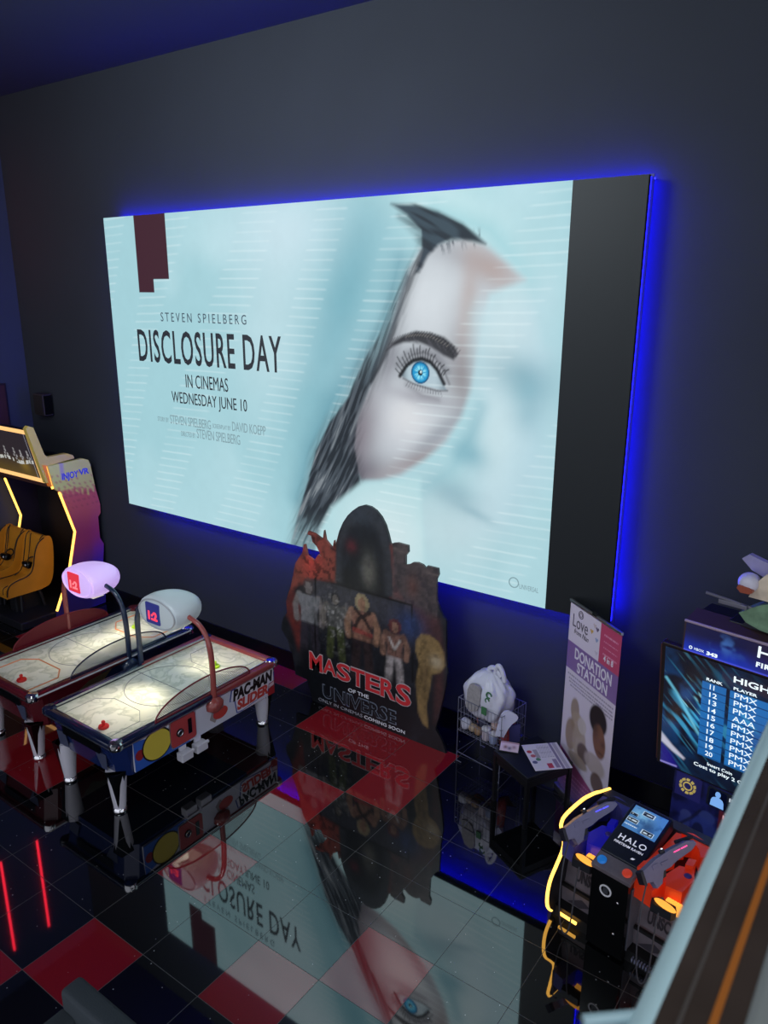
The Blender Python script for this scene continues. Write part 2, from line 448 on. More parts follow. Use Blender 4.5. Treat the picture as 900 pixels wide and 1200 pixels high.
    skin = mixc(skin, L(142, 138, 142), blob(x, y, 5.36, 1.62, .16, .42, -.1) * .85)
    skin = mixc(skin, L(178, 152, 144), blob(x, y, 5.40, 1.0, .10, .45, .05) * .5)
    skin = mixc(skin, L(160, 162, 170), blob(x, y, 5.05, 1.5, .3, .12) * .7)
    skin = mixc(skin, L(176, 158, 154), blob(x, y, 5.62, .68, .30, .14, .45) * .8)
    skin = mixc(skin, L(158, 158, 168), blob(x, y, 4.9, 1.9, .4, .07, .1) * .7)
    skin = mixc(skin, L(128, 134, 146), blob(x, y, 5.1, 2.25, .45, .1, -.7) * .6)
    skin = mixc(skin, L(142, 142, 152), blob(x, y, 4.52, 1.55, .1, .3, .3) * .7)
    c = c + (skin - c) * fm[:, None]
    # hair at the hairline and down the left cheek
    top = [(4.52, .08), (4.8, .10), (5.05, .17), (5.32, .29), (5.56, .47), (5.42, .44), (5.2, .42), (5.06, .47), (4.95, .56), (4.86, .70), (4.80, .72), (4.88, .50), (4.86, .33), (4.70, .19)]
    tm = inpoly(x, y, top, .03)
    fr = np.clip(1 - np.abs(y - .45 - .05 * np.sin(x * 3)) / .10, 0, 1) * ((x > 4.95) & (x < 5.5)) * sstep(.45, .7, vnoise(x * 1.0 - y * .25, y * .12, 46, 44)); tm = np.maximum(tm, fr * .6)
    tm = np.maximum(tm, .6 * inpoly(x, y, [(4.62, .20), (4.9, .25), (4.95, .4), (4.88, .5), (4.8, .35)], .08))
    c = mixc(c, L(46, 62, 76), tm * .97)
    c = mixc(c, L(24, 30, 40), tm * sstep(.35, .75, vnoise(y - .48 * x, x * .12, 34, 4)) * .75)
    hair = [(4.90, .48), (4.84, .66), (4.67, 1.1), (4.50, 1.5), (4.26, 1.85), (4.10, 2.2), (4.06, 2.5), (4.14, 2.9), (3.92, 3.08), (3.72, 3.3), (3.55, 3.55), (3.45, 3.85), (3.05, 3.85), (3.2, 3.4), (3.38, 2.95), (3.50, 2.6), (3.72, 2.25), (3.98, 1.95), (4.16, 1.6), (4.38, 1.3), (4.53, 1.0), (4.70, .7)]
    hm = np.maximum(inpoly(x, y, hair, .03), .7 * inpoly(x, y, hair, .14))
    hd = .55 + .45 * sstep(1.1, 2.0, y)
    hd *= 1 - .45 * sstep(3.2, 3.85, y)
    d = x * .80 + y * .60
    cross = x + .50 * y + .05 * np.sin(2.0 * y); st2 = .65 * vnoise(cross, y * .10, 30, 21) + .35 * vnoise(cross, y * .14, 62, 22)
    c = mixc(c, L(66, 72, 82), hm * hd * .97)
    c = mixc(c, L(24, 30, 38), hm * hd * sstep(.40, .65, st2) * .85)
    c = mixc(c, L(150, 158, 164), hm * hd * sstep(.60, .85, 1 - st2) * .6 * sstep(1.7, 2.6, y))
    c = mixc(c, L(60, 72, 84), stroke(x, y, [(4.72, .75), (4.58, 1.15), (4.40, 1.5), (4.2, 1.8)], .018, .03) * .6)
    # eyebrow
    brow = [(4.47, 1.46), (4.54, 1.38), (4.66, 1.31), (4.82, 1.255), (5.0, 1.265), (5.15, 1.30), (5.27, 1.385), (5.31, 1.45), (5.26, 1.51), (5.14, 1.47), (5.0, 1.40), (4.84, 1.355), (4.68, 1.37), (4.56, 1.41)]
    bmk = inpoly(x, y, brow, .022)
    bmk = np.maximum(bmk, .9 * stroke(x, y, [(4.80, 1.315), (4.98, 1.325), (5.14, 1.37), (5.24, 1.43)], .05, .03)); c = mixc(c, L(34, 34, 40), bmk * .96)
    c = mixc(c, L(84, 84, 92), bmk * sstep(.55, .8, vnoise(x * .75 - y * .65, x * .2, 62, 8)) * .5)
    for k in range(26):
        t = k / 25; bx_ = 4.50 + .78 * t; by_ = 1.42 - .13 * math.sin(PI * min(1, t * .85 + .12)) + .10 * max(0, t - .6)
        c = mixc(c, L(30, 30, 36), stroke(x, y, [(bx_, by_ + .03), (bx_ + .05, by_ - .035)], .004, .007) * .7)
        if 5 < k < 22: c = mixc(c, L(150, 146, 140), stroke(x, y, [(bx_ + .02, by_ + .01), (bx_ + .045, by_ - .01)], .003, .006) * .6)
    # eye
    c = mixc(c, L(60, 58, 66), stroke(x, y, [(4.66, 1.60), (4.78, 1.485), (4.92, 1.45), (5.05, 1.49), (5.15, 1.60), (5.22, 1.74)], .008, .02) * .7)
    c = mixc(c, L(110, 112, 122), stroke(x, y, [(4.60, 1.60), (4.72, 1.47), (4.92, 1.42), (5.08, 1.47), (5.2, 1.62)], .02, .045) * .5)
    eye = [(4.655, 1.695), (4.72, 1.60), (4.80, 1.545), (4.90, 1.525), (5.0, 1.55), (5.08, 1.62), (5.14, 1.72), (5.19, 1.80), (5.1, 1.80), (4.98, 1.785), (4.85, 1.765), (4.74, 1.735)]
    em = inpoly(x, y, eye, .012)
    c = mixc(c, L(96, 98, 108), blob(x, y, 4.90, 1.62, .34, .19, .15) * .55)
    c = mixc(c, L(92, 88, 98), stroke(x, y, [(4.72, 1.78), (4.9, 1.87), (5.1, 1.90)], .012, .05) * .45)
    c = mixc(c, L(178, 198, 208), em)
    c = mixc(c, L(96, 110, 122), em * sstep(5.04, 5.2, x) * .7)
    c = mixc(c, L(90, 104, 116), em * (1 - sstep(4.66, 4.76, x)) * .8)
    c = mixc(c, L(120, 132, 142), em * blob(x, y, 4.9, 1.53, .3, .04) * .8)
    r = np.hypot(x - 4.885, y - 1.652)
    th = np.arctan2(y - 1.652, x - 4.885)
    ir = em * (1 - sstep(.102, .112, r))
    c = mixc(c, L(28, 150, 206), ir)
    c = mixc(c, L(10, 60, 100), ir * sstep(.080, .106, r))
    c = mixc(c, L(150, 236, 250), ir * (1 - sstep(.050, .085, r)) * (.5 + .5 * np.cos(th * 13 + 2 * np.sin(th * 5))))
    c = mixc(c, L(12, 24, 36), em * (1 - sstep(.024, .032, r)))
    c = mixc(c, L(230, 255, 255), em * (1 - sstep(.009, .014, np.hypot(x - 4.892, y - 1.645))))
    c = mixc(c, L(20, 22, 28), stroke(x, y, [(4.64, 1.70), (4.72, 1.592), (4.80, 1.538), (4.90, 1.516), (5.0, 1.543), (5.08, 1.615), (5.16, 1.74)], .020, .014) * .96)
    c = mixc(c, L(70, 72, 82), stroke(x, y, [(4.68, 1.72), (4.80, 1.765), (4.95, 1.795), (5.08, 1.815), (5.2, 1.805)], .008, .014) * .75)
    for k in range(20):
        t = k / 19; px = 4.65 + .50 * t; py = 1.685 - .165 * math.sin(PI * min(1, t * 1.08) * .95)
        a = math.radians(215 + 95 * t); ln = (.15 - .09 * abs(t - .25)) * (.65 + .45 * ((k * 7) % 5) / 4)
        c = mixc(c, L(22, 24, 30), stroke(x, y, [(px, py), (px + ln * .6 * math.cos(a), py + ln * .7 * math.sin(a)), (px + ln * math.cos(a + .1), py + ln * math.sin(a + .1))], .006, .009) * .9)
    for k in range(14):
        t = k / 13; px = 4.74 + .38 * t; py = 1.755 + .06 * t; a = math.radians(120 - 50 * t)
        c = mixc(c, L(60, 62, 70), stroke(x, y, [(px, py), (px + .055 * math.cos(a), py + .05 * math.sin(a))], .003, .006) * .7)
    # white bottom fold over the hair
    fold = inpoly(x, y, [(4.14, 2.88), (4.9, 2.72), (5.0, 3.9), (3.45, 3.9), (3.55, 3.5), (3.72, 3.22)], .05)
    c = mixc(c, L(176, 216, 222), fold * .95)
    c = mixc(c, L(206, 228, 232), fold * blob(x, y, 4.5, 3.4, .6, .5))
    # fine LED rows and scan streaks
    ph = y / .098 + .35 * np.sin(x * .9) + .12 * x
    row = sstep(.80, 1.0, .5 + .5 * np.sin(2 * PI * ph))
    gate = sstep(.0, .35, np.sin(x * 5.3 + .9 * np.sin(x * 1.7) + .25 * np.floor(ph))) * (.35 + .65 * vnoise(x * .7, np.floor(ph) * 1.7, 1.0, 5))
    c = mixc(c, np.array([.82, .95, .97]), row * gate * .30 * sstep(.15, .5, c[:, 1]))
    c *= (1 + .05 * (fbm(x, y, 7, 31) - .5))[:, None]
    # dead red module patch, two rows deep
    c = mixc(c, L(64, 34, 46), np.maximum(((x > .606) & (x < 1.20) & (y < .757)) * 1.0, ((x > .606) & (x < .91) & (y < .914)) * 1.0))
    return c
SCRM = picture_mat('led screen picture', emission=1.0, rough=.5, spec=.1)
picture_grid('display', SCRM, scr, 'xz', SX0, SX1, SZ0, SZ1, -SY, 620, 380, paint_screen)
picture_grid('unlit_display', picture_mat('unlit led face', 0, .5, spec=.3), scr, 'xz', SX1, SX2, SZ0, SZ1, -SY, 8, 40, paint_unlit)['label'] = 'unlit black strip of screen'
INK = glow('screen ink dark', tuple(L(28, 32, 42)) + (1,), 1.0)
INKG = glow('screen ink slate', tuple(L(66, 84, 98)) + (1,), 1.0)
INKL = glow('screen ink pale', tuple(L(128, 158, 166)) + (1,), 1.0)
def stext(s, a0, a1, y0, y1, m, **k):
    o = text('lettering', s, (SX0 + a0, SX0 + a1, SZ1 - y1, SZ1 - y0), 'xz', -SY + .001, m, scr, **k)
    return o
stext('STEVEN SPIELBERG', .995, 2.50, 1.15, 1.26, INKG, spacing=1.5)
stext('DISCLOSURE DAY', .50, 3.03, 1.366, 1.778, INK, bold=.012, spacing=1.12)
stext('IN CINEMAS', 1.385, 2.145, 1.89, 2.055, INK)
stext('WEDNESDAY JUNE 10', 1.095, 2.45, 2.12, 2.31, INK)
stext('STORY BY', .78, 1.0, 2.475, 2.535, INKL)
stext('STEVEN SPIELBERG', 1.03, 1.80, 2.43, 2.545, INKL, spacing=.95)
stext('SCREENPLAY BY', 1.83, 2.15, 2.465, 2.52, INKL)
stext('DAVID KOEPP', 2.18, 2.74, 2.405, 2.52, INKL, spacing=.95)
stext('DIRECTED BY', 1.23, 1.50, 2.62, 2.685, INKL)
stext('STEVEN SPIELBERG', 1.53, 2.305, 2.56, 2.68, INKL, spacing=.95)
MB().ring('xz', SX0 + 6.01, SZ1 - 3.60, -SY + .002, .05, .006, 20).build('emblem', INKL, scr)
stext('UNIVERSAL', 6.07, 6.27, 3.60, 3.65, INKL)

# ------------------------------------------------------------------ speaker and wall board at the far left
spk = empty('wall_speaker', (-7.13, YW, 2.87), 'small black loudspeaker mounted high on the back wall near the left corner', 'speaker')
MB().box(-.14, .14, -.17, -.02, 0, .33, .012).build('cabinet', mat('speaker shell', rgb(52, 44, 48), .6), spk)
MB().box(-.12, .12, -.178, -.168, .02, .31, .004).build('grille', mat('speaker cloth', rgb(34, 26, 30), .9, bump=.5, bscale=300), spk)
MB().box(.1402, .146, -.16, -.03, .02, .31).build('side_panel', GLOSSBLK, spk)
MB().box(-.04, .04, -.02, 0, .1, .22).build('bracket', BLACK, spk)
wb = empty('poster_board', (XL, 1.3, 1.9), 'dark maroon rectangular board hung on the left wall above the yellow game', 'poster')
MB().box(0, .025, -.65, .52, 0, 1.45, .004).build('frame', mat('poster frame', rgb(40, 26, 32), .5), wb)
MB().box(.025, .029, -.62, .49, .03, 1.42).build('print', mat('maroon print', rgb(70, 36, 42), .6, mottle=.2), wb)
for yy, nm in ((1.28, 'right'), (.62, 'left')):
    nt_ = empty('neon_tube', (XL, yy, 4.65), 'vertical red neon tube high on the left wall, %s' % ('nearer the screen' if nm == 'right' else 'farther from the screen'), 'neon light', group='red neon tubes on the left wall')
    MB().tube([(.06, 0, 0), (.06, 0, 1.85)], .02).build('tube', glow('red neon', (1.0, .02, .05, 1), 5.0), nt_)
    MB().box(-.004, .06, -.015, .015, .2, .26).build('clip', BLACK, nt_); MB().box(-.004, .06, -.015, .015, 1.6, 1.66).build('clip', BLACK, nt_)

# ------------------------------------------------------------------ air hockey tables
def field_mat():
    m = bpy.data.materials.new('ice play surface'); m.use_nodes = True; nt = m.node_tree; b = nt.nodes['Principled BSDF']
    tc = nt.nodes.new('ShaderNodeTexCoord'); nz = nt.nodes.new('ShaderNodeTexNoise')
    nz.inputs['Scale'].default_value = 4; nz.inputs['Detail'].default_value = 5; nz.inputs['Distortion'].default_value = 1.2
    nt.links.new(tc.outputs['Object'], nz.inputs['Vector'])
    cr = nt.nodes.new('ShaderNodeValToRGB')
    cr.color_ramp.elements[0].position = .40; cr.color_ramp.elements[0].color = rgb(236, 234, 216)
    cr.color_ramp.elements[1].position = .56; cr.color_ramp.elements[1].color = rgb(240, 238, 222)
    e = cr.color_ramp.elements.new(.49); e.color = rgb(206, 207, 188)
    nt.links.new(nz.outputs['Fac'], cr.inputs['Fac']); nt.links.new(cr.outputs['Color'], b.inputs['Base Color'])
    b.inputs['Roughness'].default_value = .22
    return m
FIELD = field_mat()
PODW = mat('pod frosted white', rgb(196, 204, 208), .3, emit=rgb(190, 205, 215), strength=.10)
PODL = mat('pod lit lilac', rgb(214, 196, 232), .3, emit=rgb(205, 165, 245), strength=.62)
HL, HW, TT = 1.075, .595, .80
def hockey(loc, label, first):
    t = empty('air_hockey_table', loc, label, 'air hockey table', group='air hockey tables')
    nearc, farc = (NAVY, REDL) if first else (MAROON, NAVYD)
    rail_n, rail_f = (NAVYD, REDR) if first else (MAROON, NAVYD)
    hx, hy = HW - .03, HL - .04
    ch = .12
    # body: octagonal box, lower edge drawn in
    def octo(hx, hy, ch): return [(-hx + ch, -hy), (hx - ch, -hy), (hx, -hy + ch), (hx, hy - ch), (hx - ch, hy), (-hx + ch, hy), (-hx, hy - ch), (-hx, -hy + ch)]
    lo = octo(hx - .03, hy - .06, .10); hi = octo(hx, hy, .10)
    def half(q, y0, y1): return [(x, min(max(y, y0), y1)) for x, y in q]
    for nm, m, y0, y1 in (('near_body', nearc, -9, .55), ('far_body', farc, .55, 9)):
        b = MB()
        if y0 < 0: ql, qh = [lo[k] for k in (7, 0, 1, 2)], [hi[k] for k in (7, 0, 1, 2)]; ql += [(lo[2][0], .55), (-lo[2][0], .55)]; qh += [(hi[2][0], .55), (-hi[2][0], .55)]
        else: ql, qh = [lo[k] for k in (3, 4, 5, 6)], [hi[k] for k in (3, 4, 5, 6)]; ql += [(-lo[2][0], .55), (lo[2][0], .55)]; qh += [(-hi[2][0], .55), (hi[2][0], .55)]
        bl = [b.bm.verts.new((x, y, .385)) for x, y in ql]; bh = [b.bm.verts.new((x, y, .755)) for x, y in qh]
        b._face(bl[::-1]); b._face(bh)
        for k in range(6): b._face([bl[k], bl[(k + 1) % 6], bh[(k + 1) % 6], bh[k]])
        b.build(nm, m, t)
    # two-tone rails
    for nm, m, y0, y1 in (('near_rail', rail_n, -HL, .10), ('far_rail', rail_f, .10, HL)):
        r = MB()
        for sx in (-1, 1):
            xa, xb = sorted((sx * HW, sx * (HW - .085)))
            r.box(xa, xb, y0 if y0 > -1 else y0 + .08, y1 if y1 < 1 else y1 - .08, .735, TT, .018, 3)
        ye = -HL if y0 < -1 else HL
        ya, yb = sorted((ye, ye - math.copysign(.095, ye)))
        r.box(-HW + .06, HW - .06, ya, yb, .735, TT, .02, 3)
        r.build(nm, m, t, True)
    for sx in (-1, 1):
        for sy in (-1, 1):
            MB().lathe([(.0, .725), (.062, .728), (.07, .745), (.07, .79), (.055, .806), (0, .81)], (sx * (HW - .065), sy * (HL - .065), 0), 16).build('corner_cap', CHROME if (sx > 0) else rail_n, t, True)
    for sx in (-1, 1): MB().box(sx * (HW - .089) - .004, sx * (HW - .089) + .004, -HL + .09, HL - .09, .785, .803).build('trim_strip', STEEL, t)
    MB().box(HW - .006, HW + .004, -HL + .08, HL - .08, .742 if first else .772, .752 if first else .788).build('edge_strip', STEEL if first else mat('edge lamp reflection', rgb(226, 226, 232), .3), t); MB().box(-HW + .07, HW - .07, -HL - .004, -HL + .006, .742, .752).build('edge_strip', STEEL, t)  # second table's white strip paints the lamp reflection on its chrome edge
    MB().box(-HW + .08, HW - .08, -HL + .085, HL - .085, .745, .765).build('playfield', FIELD, t)
    mk = MB(); GL = mat('field marking grey', rgb(130, 132, 132), .4)
    circ = [(.43 * math.cos(2 * PI * k / 48), .43 * math.sin(2 * PI * k / 48), .7655) for k in range(48)]
    mk.tube(circ, .004, 4, closed=True); mk.box(-.5, .5, -.004, .004, .765, .7665)
    mk.build('field_marking', GL, t)
    h = .7662
    for s in (-1, 1):
        cr = MB()
        pts = [(-.36, s * .98, h), (-.36, s * .62, h), (-.2, s * .50, h), (.2, s * .50, h), (.36, s * .62, h), (.36, s * .98, h)]
        if not (first): cr.tube(pts, .009, 4)
        else: cr.tube(pts, .003, 4)
        cr.build('crease_line', mat('crease orange', rgb(226, 140, 90), .4) if not first else GL, t)
    # legs with chrome shoes and a black corner gusset
    for sx in (-1, 1):
        for sy in (-1, 1):
            x, y = sx * .405, sy * .955
            leg = MB().lathe([(.056, .035), (.066, .12), (.098, .44)], (x, y, 0), 20).build('leg', WHITE, t, True)
            MB().lathe([(.062, 0), (.07, .008), (.066, .03), (.058, .04)], (x, y, 0), 20).build('foot_ring', CHROME, leg, True)
            g = MB(); dx, dy = sx * .078, sy * .078
            top = [(x + sx * .10, y - sy * .04, .44), (x - sx * .04, y + sy * .10, .44), (x + sx * .098, y + sy * .098, .44)]
            tip = (x + sx * .046, y + sy * .046, .06)
            vs = [g.bm.verts.new(p) for p in top] + [g.bm.verts.new(tip)]
            for q in ((0, 1, 2), (0, 1, 3), (1, 2, 3), (2, 0, 3)): g._face([vs[k] for k in q])
            g.build('gusset', GLOSSBLK, leg)
    # goal mouth and end plates on the near end
    MB().prism(rrect(-.30, .30, .60, .70, .02), 'xz', 0, .012, off=(0, -HL + .05, 0)).build('goal_mouth', GLOSSBLK, t)
    # nets
    for sx, gm in ([(1, GUARDRED)] if first else [(1, NAVYD), (-1, GUARDRED)]):
        x = sx * (HW - .035)
        a, hgt, yc = .62, .215, .03
        f = MB(); arc = [(x, yc - a * math.cos(PI * k / 30), .80 + hgt * math.sin(PI * k / 30)) for k in range(31)]
        fr = f.tube(arc + [], .008, 8).box(x - .008, x + .008, yc - a, yc + a, .798, .812).build('side_guard', gm, t, True)
        inf = MB(); step = .021
        ht = lambda y: hgt * math.sqrt(max(0, 1 - ((y - yc) / a) ** 2))
        for d in (1, -1):
            q = -a * 1.5
            while q < a * 1.5:
                seg = []
                for k in range(40):
                    z = hgt * k / 39; y = yc + q + d * z * .75
                    if abs(y - yc) < a and z < ht(y): seg.append((x, y, .80 + z))
                if len(seg) > 1:
                    p, r_ = Vector(seg[0]), Vector(seg[-1]); w = .0019
                    n = (r_ - p).normalized().cross(Vector((1, 0, 0))) * w
                    vv = [inf.bm.verts.new(z_) for z_ in (p - n, p + n, r_ + n, r_ - n)]; inf._face(vv)
                q += step
        if sx < 0 and not first:
            inf.prism([(yc - a * math.cos(PI * k / 30), .80 + hgt * math.sin(PI * k / 30)) for k in range(31)], 'yz', -.002, .002, off=(x - .006, 0, 0))
        inf.build('guard_mesh', gm, fr)
    # overhead score pod on two bent arms
    armr, armb = mat('arm red', rgb(150, 70, 66), .25, coat=.5), mat('arm navy', rgb(34, 48, 74), .2, coat=.6)
    for sx, m in ((1, armr if first else armb), (-1, armb if first else armr)):
        path = chaikin([(sx * (HW - .02), .12, .66), (sx * (HW - .005), .12, 1.05), (sx * (HW - .02), .11, 1.38), (sx * (HW - .13), .10, 1.54), (sx * .29, .10, 1.58)], 3)
        arm = MB().tube(path, [.03] * (len(path) // 2) + [.026] * (len(path) - len(path) // 2), 12).build('lamp_arm', m, t, True)
        MB().lathe([(.05, .60), (.10, .64), (.105, .70), (.075, .735), (.04, .76)], (sx * (HW - .01), .12, 0), 18, sx=.7).build('arm_socket', m, arm, True)
    def shape(p):
        q = p.copy()
        if q.y < -.15: q.y = -.15 - (abs(q.y) - .15) * .12
        k = 1 - .10 * max(0, (q.y) / .34); q.z *= k; q.x *= 1 - .10 * max(0, q.y / .34)
        return q
    pod = MB().ball((0, .10, 1.585), .31, .33, .18, 32, 18, power=.86, fn=shape).build('lamp_pod', PODW if first else PODL, t, True)
    MB().tube([(.275 * math.cos(2 * PI * k / 40), -.062, 1.585 + .155 * math.sin(2 * PI * k / 40)) for k in range(40)], .008, 6, closed=True).build('bezel', mat('bezel grey', rgb(176, 178, 184), .4) if first else PODL, pod, True)
    dm = mat('score panel navy', rgb(44, 48, 110), .3, emit=rgb(44, 48, 120), strength=.5) if first else glow('score panel red', tuple(L(226, 48, 66)) + (1,), 1.0)
    MB().prism(rrect(-.150, .065, 1.475, 1.70, .015), 'xz', 0, .008, off=(0, -.068, 0)).build('score_display', dm, pod)
    dg_ = glow('score digits', tuple(L(255, 60, 84)) + (1,), 1.5) if first else glow('score digits pale', tuple(L(255, 130, 140)) + (1,), 1.2)
    text('score_digits', '1:2', (-.11, .03, 1.515, 1.61), 'xz', .078, dg_, pod, depth=.003, bold=.04)
    MB().box(-.14, .14, .03, .17, 1.399, 1.404).build('downlight', glow('downlight warm', (1, .93, .76, 1), .6), pod)
    # side graphics on the right flank
    fx = hx + .004
    if first:
        sk = MB().prism([(-.86, .415), (1.0, .415), (1.0, .75), (-.86, .75)], 'yz', fx - .022, fx).build('side_panel', mat('panel pale', rgb(206, 206, 220), .35), t)
        MB().prism([(-.86, .416), (-.20, .416), (-.36, .52), (-.55, .66), (-.72, .70), (-.86, .74)], 'yz', fx, fx + .002).build('blue_graphic', mat('graphic blue', rgb(48, 92, 182), .35), sk)
        MB().prism([(.90, .415), (1.0, .415), (1.0, .75), (.98, .75), (.97, .62), (.88, .52)], 'yz', fx, fx + .002).build('red_graphic', REDL, sk)
        MB().prism([(.93, .66), (1.0, .68), (1.0, .72), (.93, .70)], 'yz', fx + .002, fx + .004).build('pale_flash', mat('flash pale', rgb(205, 180, 190), .4), sk)
        MB().prism([(.88, .50), (.99, .52), (.99, .56), (.88, .54)], 'yz', fx + .002, fx + .004).build('pale_flash', MATS['flash pale'], sk)
        # plain yellow disc in place of the printed character
        MB().disc('yz', -.60, .585, fx + .002, fx + .004, .175, .165).build('disc_outline', mat('print black', rgb(14, 14, 16), .4), sk)
        MB().disc('yz', -.60, .585, fx + .004, fx + .006, .16, .15).build('yellow_disc', mat('print yellow', rgb(212, 190, 70), .4), sk)
        MB().disc('yz', -.80, .57, fx + .002, fx + .004, .05, .055, 10).build('red_spot', REDL, sk)
        door = MB().prism(rrect(-.44, -.14, .45, .73, .03), 'yz', fx, fx + .018).build('coin_door', mat('door red', rgb(176, 64, 66), .4), t)
        MB().prism(rrect(-.452, -.128, .438, .742, .034), 'yz', fx, fx + .010).build('door_frame', STEEL, door)
        MB().disc('yz', -.34, .585, fx + .018, fx + .03, .042).build('coin_button', BLACK, door)
        MB().ring('yz', -.34, .585, fx + .03, .028, .005, 20).build('button_ring', CHROME, door)
        MB().box(fx + .018, fx + .022, -.235, -.19, .52, .68).build('bill_slot', GLOSSBLK, door)
        MB().prism([(.055, .52), (.11, .64), (.24, .66), (.20, .56), (.12, .46)], 'yz', fx, fx + .003).build('cup_shade', mat('print grey', rgb(150, 140, 140), .4), sk)
        MB().disc('yz', .20, .545, fx + .003, fx + .005, .10, .065).build('red_oval', mat('print red', rgb(190, 62, 56), .4), sk)
        out = mat('print blue line', rgb(48, 66, 150), .4)
        oc = [(.36, .72), (.33, .60), (.40, .58), (.42, .43), (.50, .42), (.90, .47), (.92, .56), (1.0, .57), (1.0, .745), (.62, .745)]
        MB().prism(oc, 'yz', fx + .002, fx + .004).build('logo_outline', out, sk)
        MB().prism([(a * .955 + .03, (b - .58) * .93 + .58) for a, b in oc], 'yz', fx + .004, fx + .005).build('logo_ground', WHITE, sk)
        text('lettering', 'PAC-MAN', (.38, .97, .58, .715), 'yz', fx + .005, mat('print black', rgb(14, 14, 16), .4), sk, depth=.002, bold=.055, shear=.15)
        text('lettering', 'SLIDER', (.43, .90, .455, .575), 'yz', fx + .005, mat('print red', rgb(190, 62, 56), .4), sk, depth=.002, bold=.05, shear=.15)
        for y0 in (-.37, -.18):
            MB().box(hx - .02, hx + .07, y0, y0 + .14, .27, .36, .008).box(hx + .055, hx + .085, y0 - .005, y0 + .145, .345, .37, .004).box(hx - .02, hx + .0, y0 + .03, y0 + .11, .35, .43).build('puck_tray', WHITE, t)
    else:
        sk = MB().prism([(-.86, .415), (.95, .415), (.95, .75), (-.86, .75)], 'yz', fx - .022, fx).build('side_panel', NAVYD, t)
        MB().prism([(-.86, .416), (-.1, .416), (-.25, .75), (-.86, .75)], 'yz', fx, fx + .002).build('maroon_graphic', MAROON, sk)
        MB().prism([(-.62, .60), (-.40, .70), (-.1, .73), (-.30, .58), (-.5, .5)], 'yz', fx + .002, fx + .004).build('dark_graphic', mat('print dark gold', rgb(70, 58, 40), .4), sk)
    for q in ([(-.44, .58), (-.30, .60), (-.25, .45), (-.40, .43)], [(.18, .60), (.36, .60), (.36, .44), (.28, .44)]): MB().prism(q, 'xz', 0, .004, off=(0, -HL + .062, 0)).build('end_graphic', mat('end print', rgb(70, 76, 100) if first else rgb(110, 60, 70), .3), t)
    return t
TA, TBL = (-1.965, .09, 0), (-3.385, .12, 0)
hockey(TA, 'air hockey table with red and white flank and navy near end, nearer the standee', True)
hockey(TBL, 'maroon-ended air hockey table with glowing lilac score lamp, beside the yellow game', False)
def mallet(x, y, m, label):
    o = empty('air_hockey_mallet', (x, y, .766), label, 'mallet', group='air hockey mallets')
    MB().lathe([(0, 0), (.05, 0), (.052, .012), (.046, .022), (.03, .024), (0, .024)], seg=20).build('base', m, o, True)
    MB().lathe([(.016, .024), (.014, .045), (.02, .06), (.014, .07), (0, .071)], seg=16).build('knob', m, o, True)
RM = mat('mallet red', rgb(214, 44, 40), .35); GM = mat('mallet lime', rgb(176, 214, 40), .35)
mallet(-1.79, -.80, RM, 'red striker at the near end of the navy-ended hockey table')
mallet(-1.86, .66, GM, 'lime striker behind the red net of the navy-ended hockey table')
mallet(-3.28, -.76, RM, 'red striker at the near end of the maroon-ended hockey table')
mallet(-3.43, .80, GM, 'lime striker at the far end of the maroon-ended hockey table')

# ------------------------------------------------------------------ VR ride at the far left
ride = empty('motion_ride_game', (-6.75, 1.55, 0), 'yellow and purple motion ride with orange light strips in the far left corner', 'arcade machine')
ox, oy = -6.75, 1.55
def paint_side(y, z):
    c = np.tile(L(205, 178, 92), (len(y), 1))
    zz = z + (y + oy - 1.7) * .15
    tooth = .05 * np.sin(y * 75)
    c = mixc(c, L(176, 84, 74), 1 - sstep(1.92, 1.94, zz + tooth + .05 * vnoise(y, z, 9, 3)))
    c = mixc(c, L(138, 50, 76), 1 - sstep(1.2, 1.75, zz))
    c = mixc(c, L(70, 38, 112), 1 - sstep(.7, 1.25, zz + .5 * (y + oy - 2.0) * -.8))
    c = mixc(c, L(40, 28, 84), 1 - sstep(.2, .9, zz))
    gy, gz = np.mod(y + .5 * z, .085) - .0425, np.mod(z, .085) - .0425
    rad = .026 * np.clip(1 - np.abs(zz - 1.85) / .5, 0, 1)
    c = mixc(c, L(150, 66, 60), (np.hypot(gy, gz) < rad) * .6 * (zz < 2.2))
    c = np.clip(c * 1.9, 0, .92)
    c = mixc(c, L(190, 160, 190), ((y + oy > 1.58) & (y + oy < 1.63) & (z > 2.1)) * .7)
    return c
prof = [(1.40, 2.33), (1.46, 1.99), (1.555, 1.915), (1.73, 1.274), (1.56, .675), (1.30, .146), (1.29, .02), (2.10, .02), (2.12, .653), (2.165, .97), (2.11, 1.08), (2.115, 1.413), (2.165, 1.469), (2.172, 1.601), (2.122, 1.854), (2.075, 2.24), (2.05, 2.31), (1.97, 2.345)]
SIDE = picture_mat('ride side print', 0, .4)
pl = [(a - oy, b) for a, b in prof]
for nm, xr in (('right', -6.04), ('left', -7.50)):
    if nm == 'right':
        sp_ = picture_cutout('side_panel', SIDE, ride, 'yz', pl, xr - ox - .03, xr - ox + .04, .03, paint_side)
    else:
        sp_ = MB().prism(pl, 'yz', xr - ox - .04, xr - ox + .03).build('side_panel', mat('ride inner dark', rgb(30, 22, 40), .5), ride)
    ls = [(xr - ox, a - oy - .012, b) for a, b in prof[:7]]
    MB().tube([(p[0] + (.015 if nm == 'right' else 0), p[1], p[2]) for p in ls[:2]], .016, 8).tube([(p[0] + (.015 if nm == 'right' else 0), p[1], p[2]) for p in ls[2:6]], .018, 8).build('light_strip', AMBER, sp_, True)
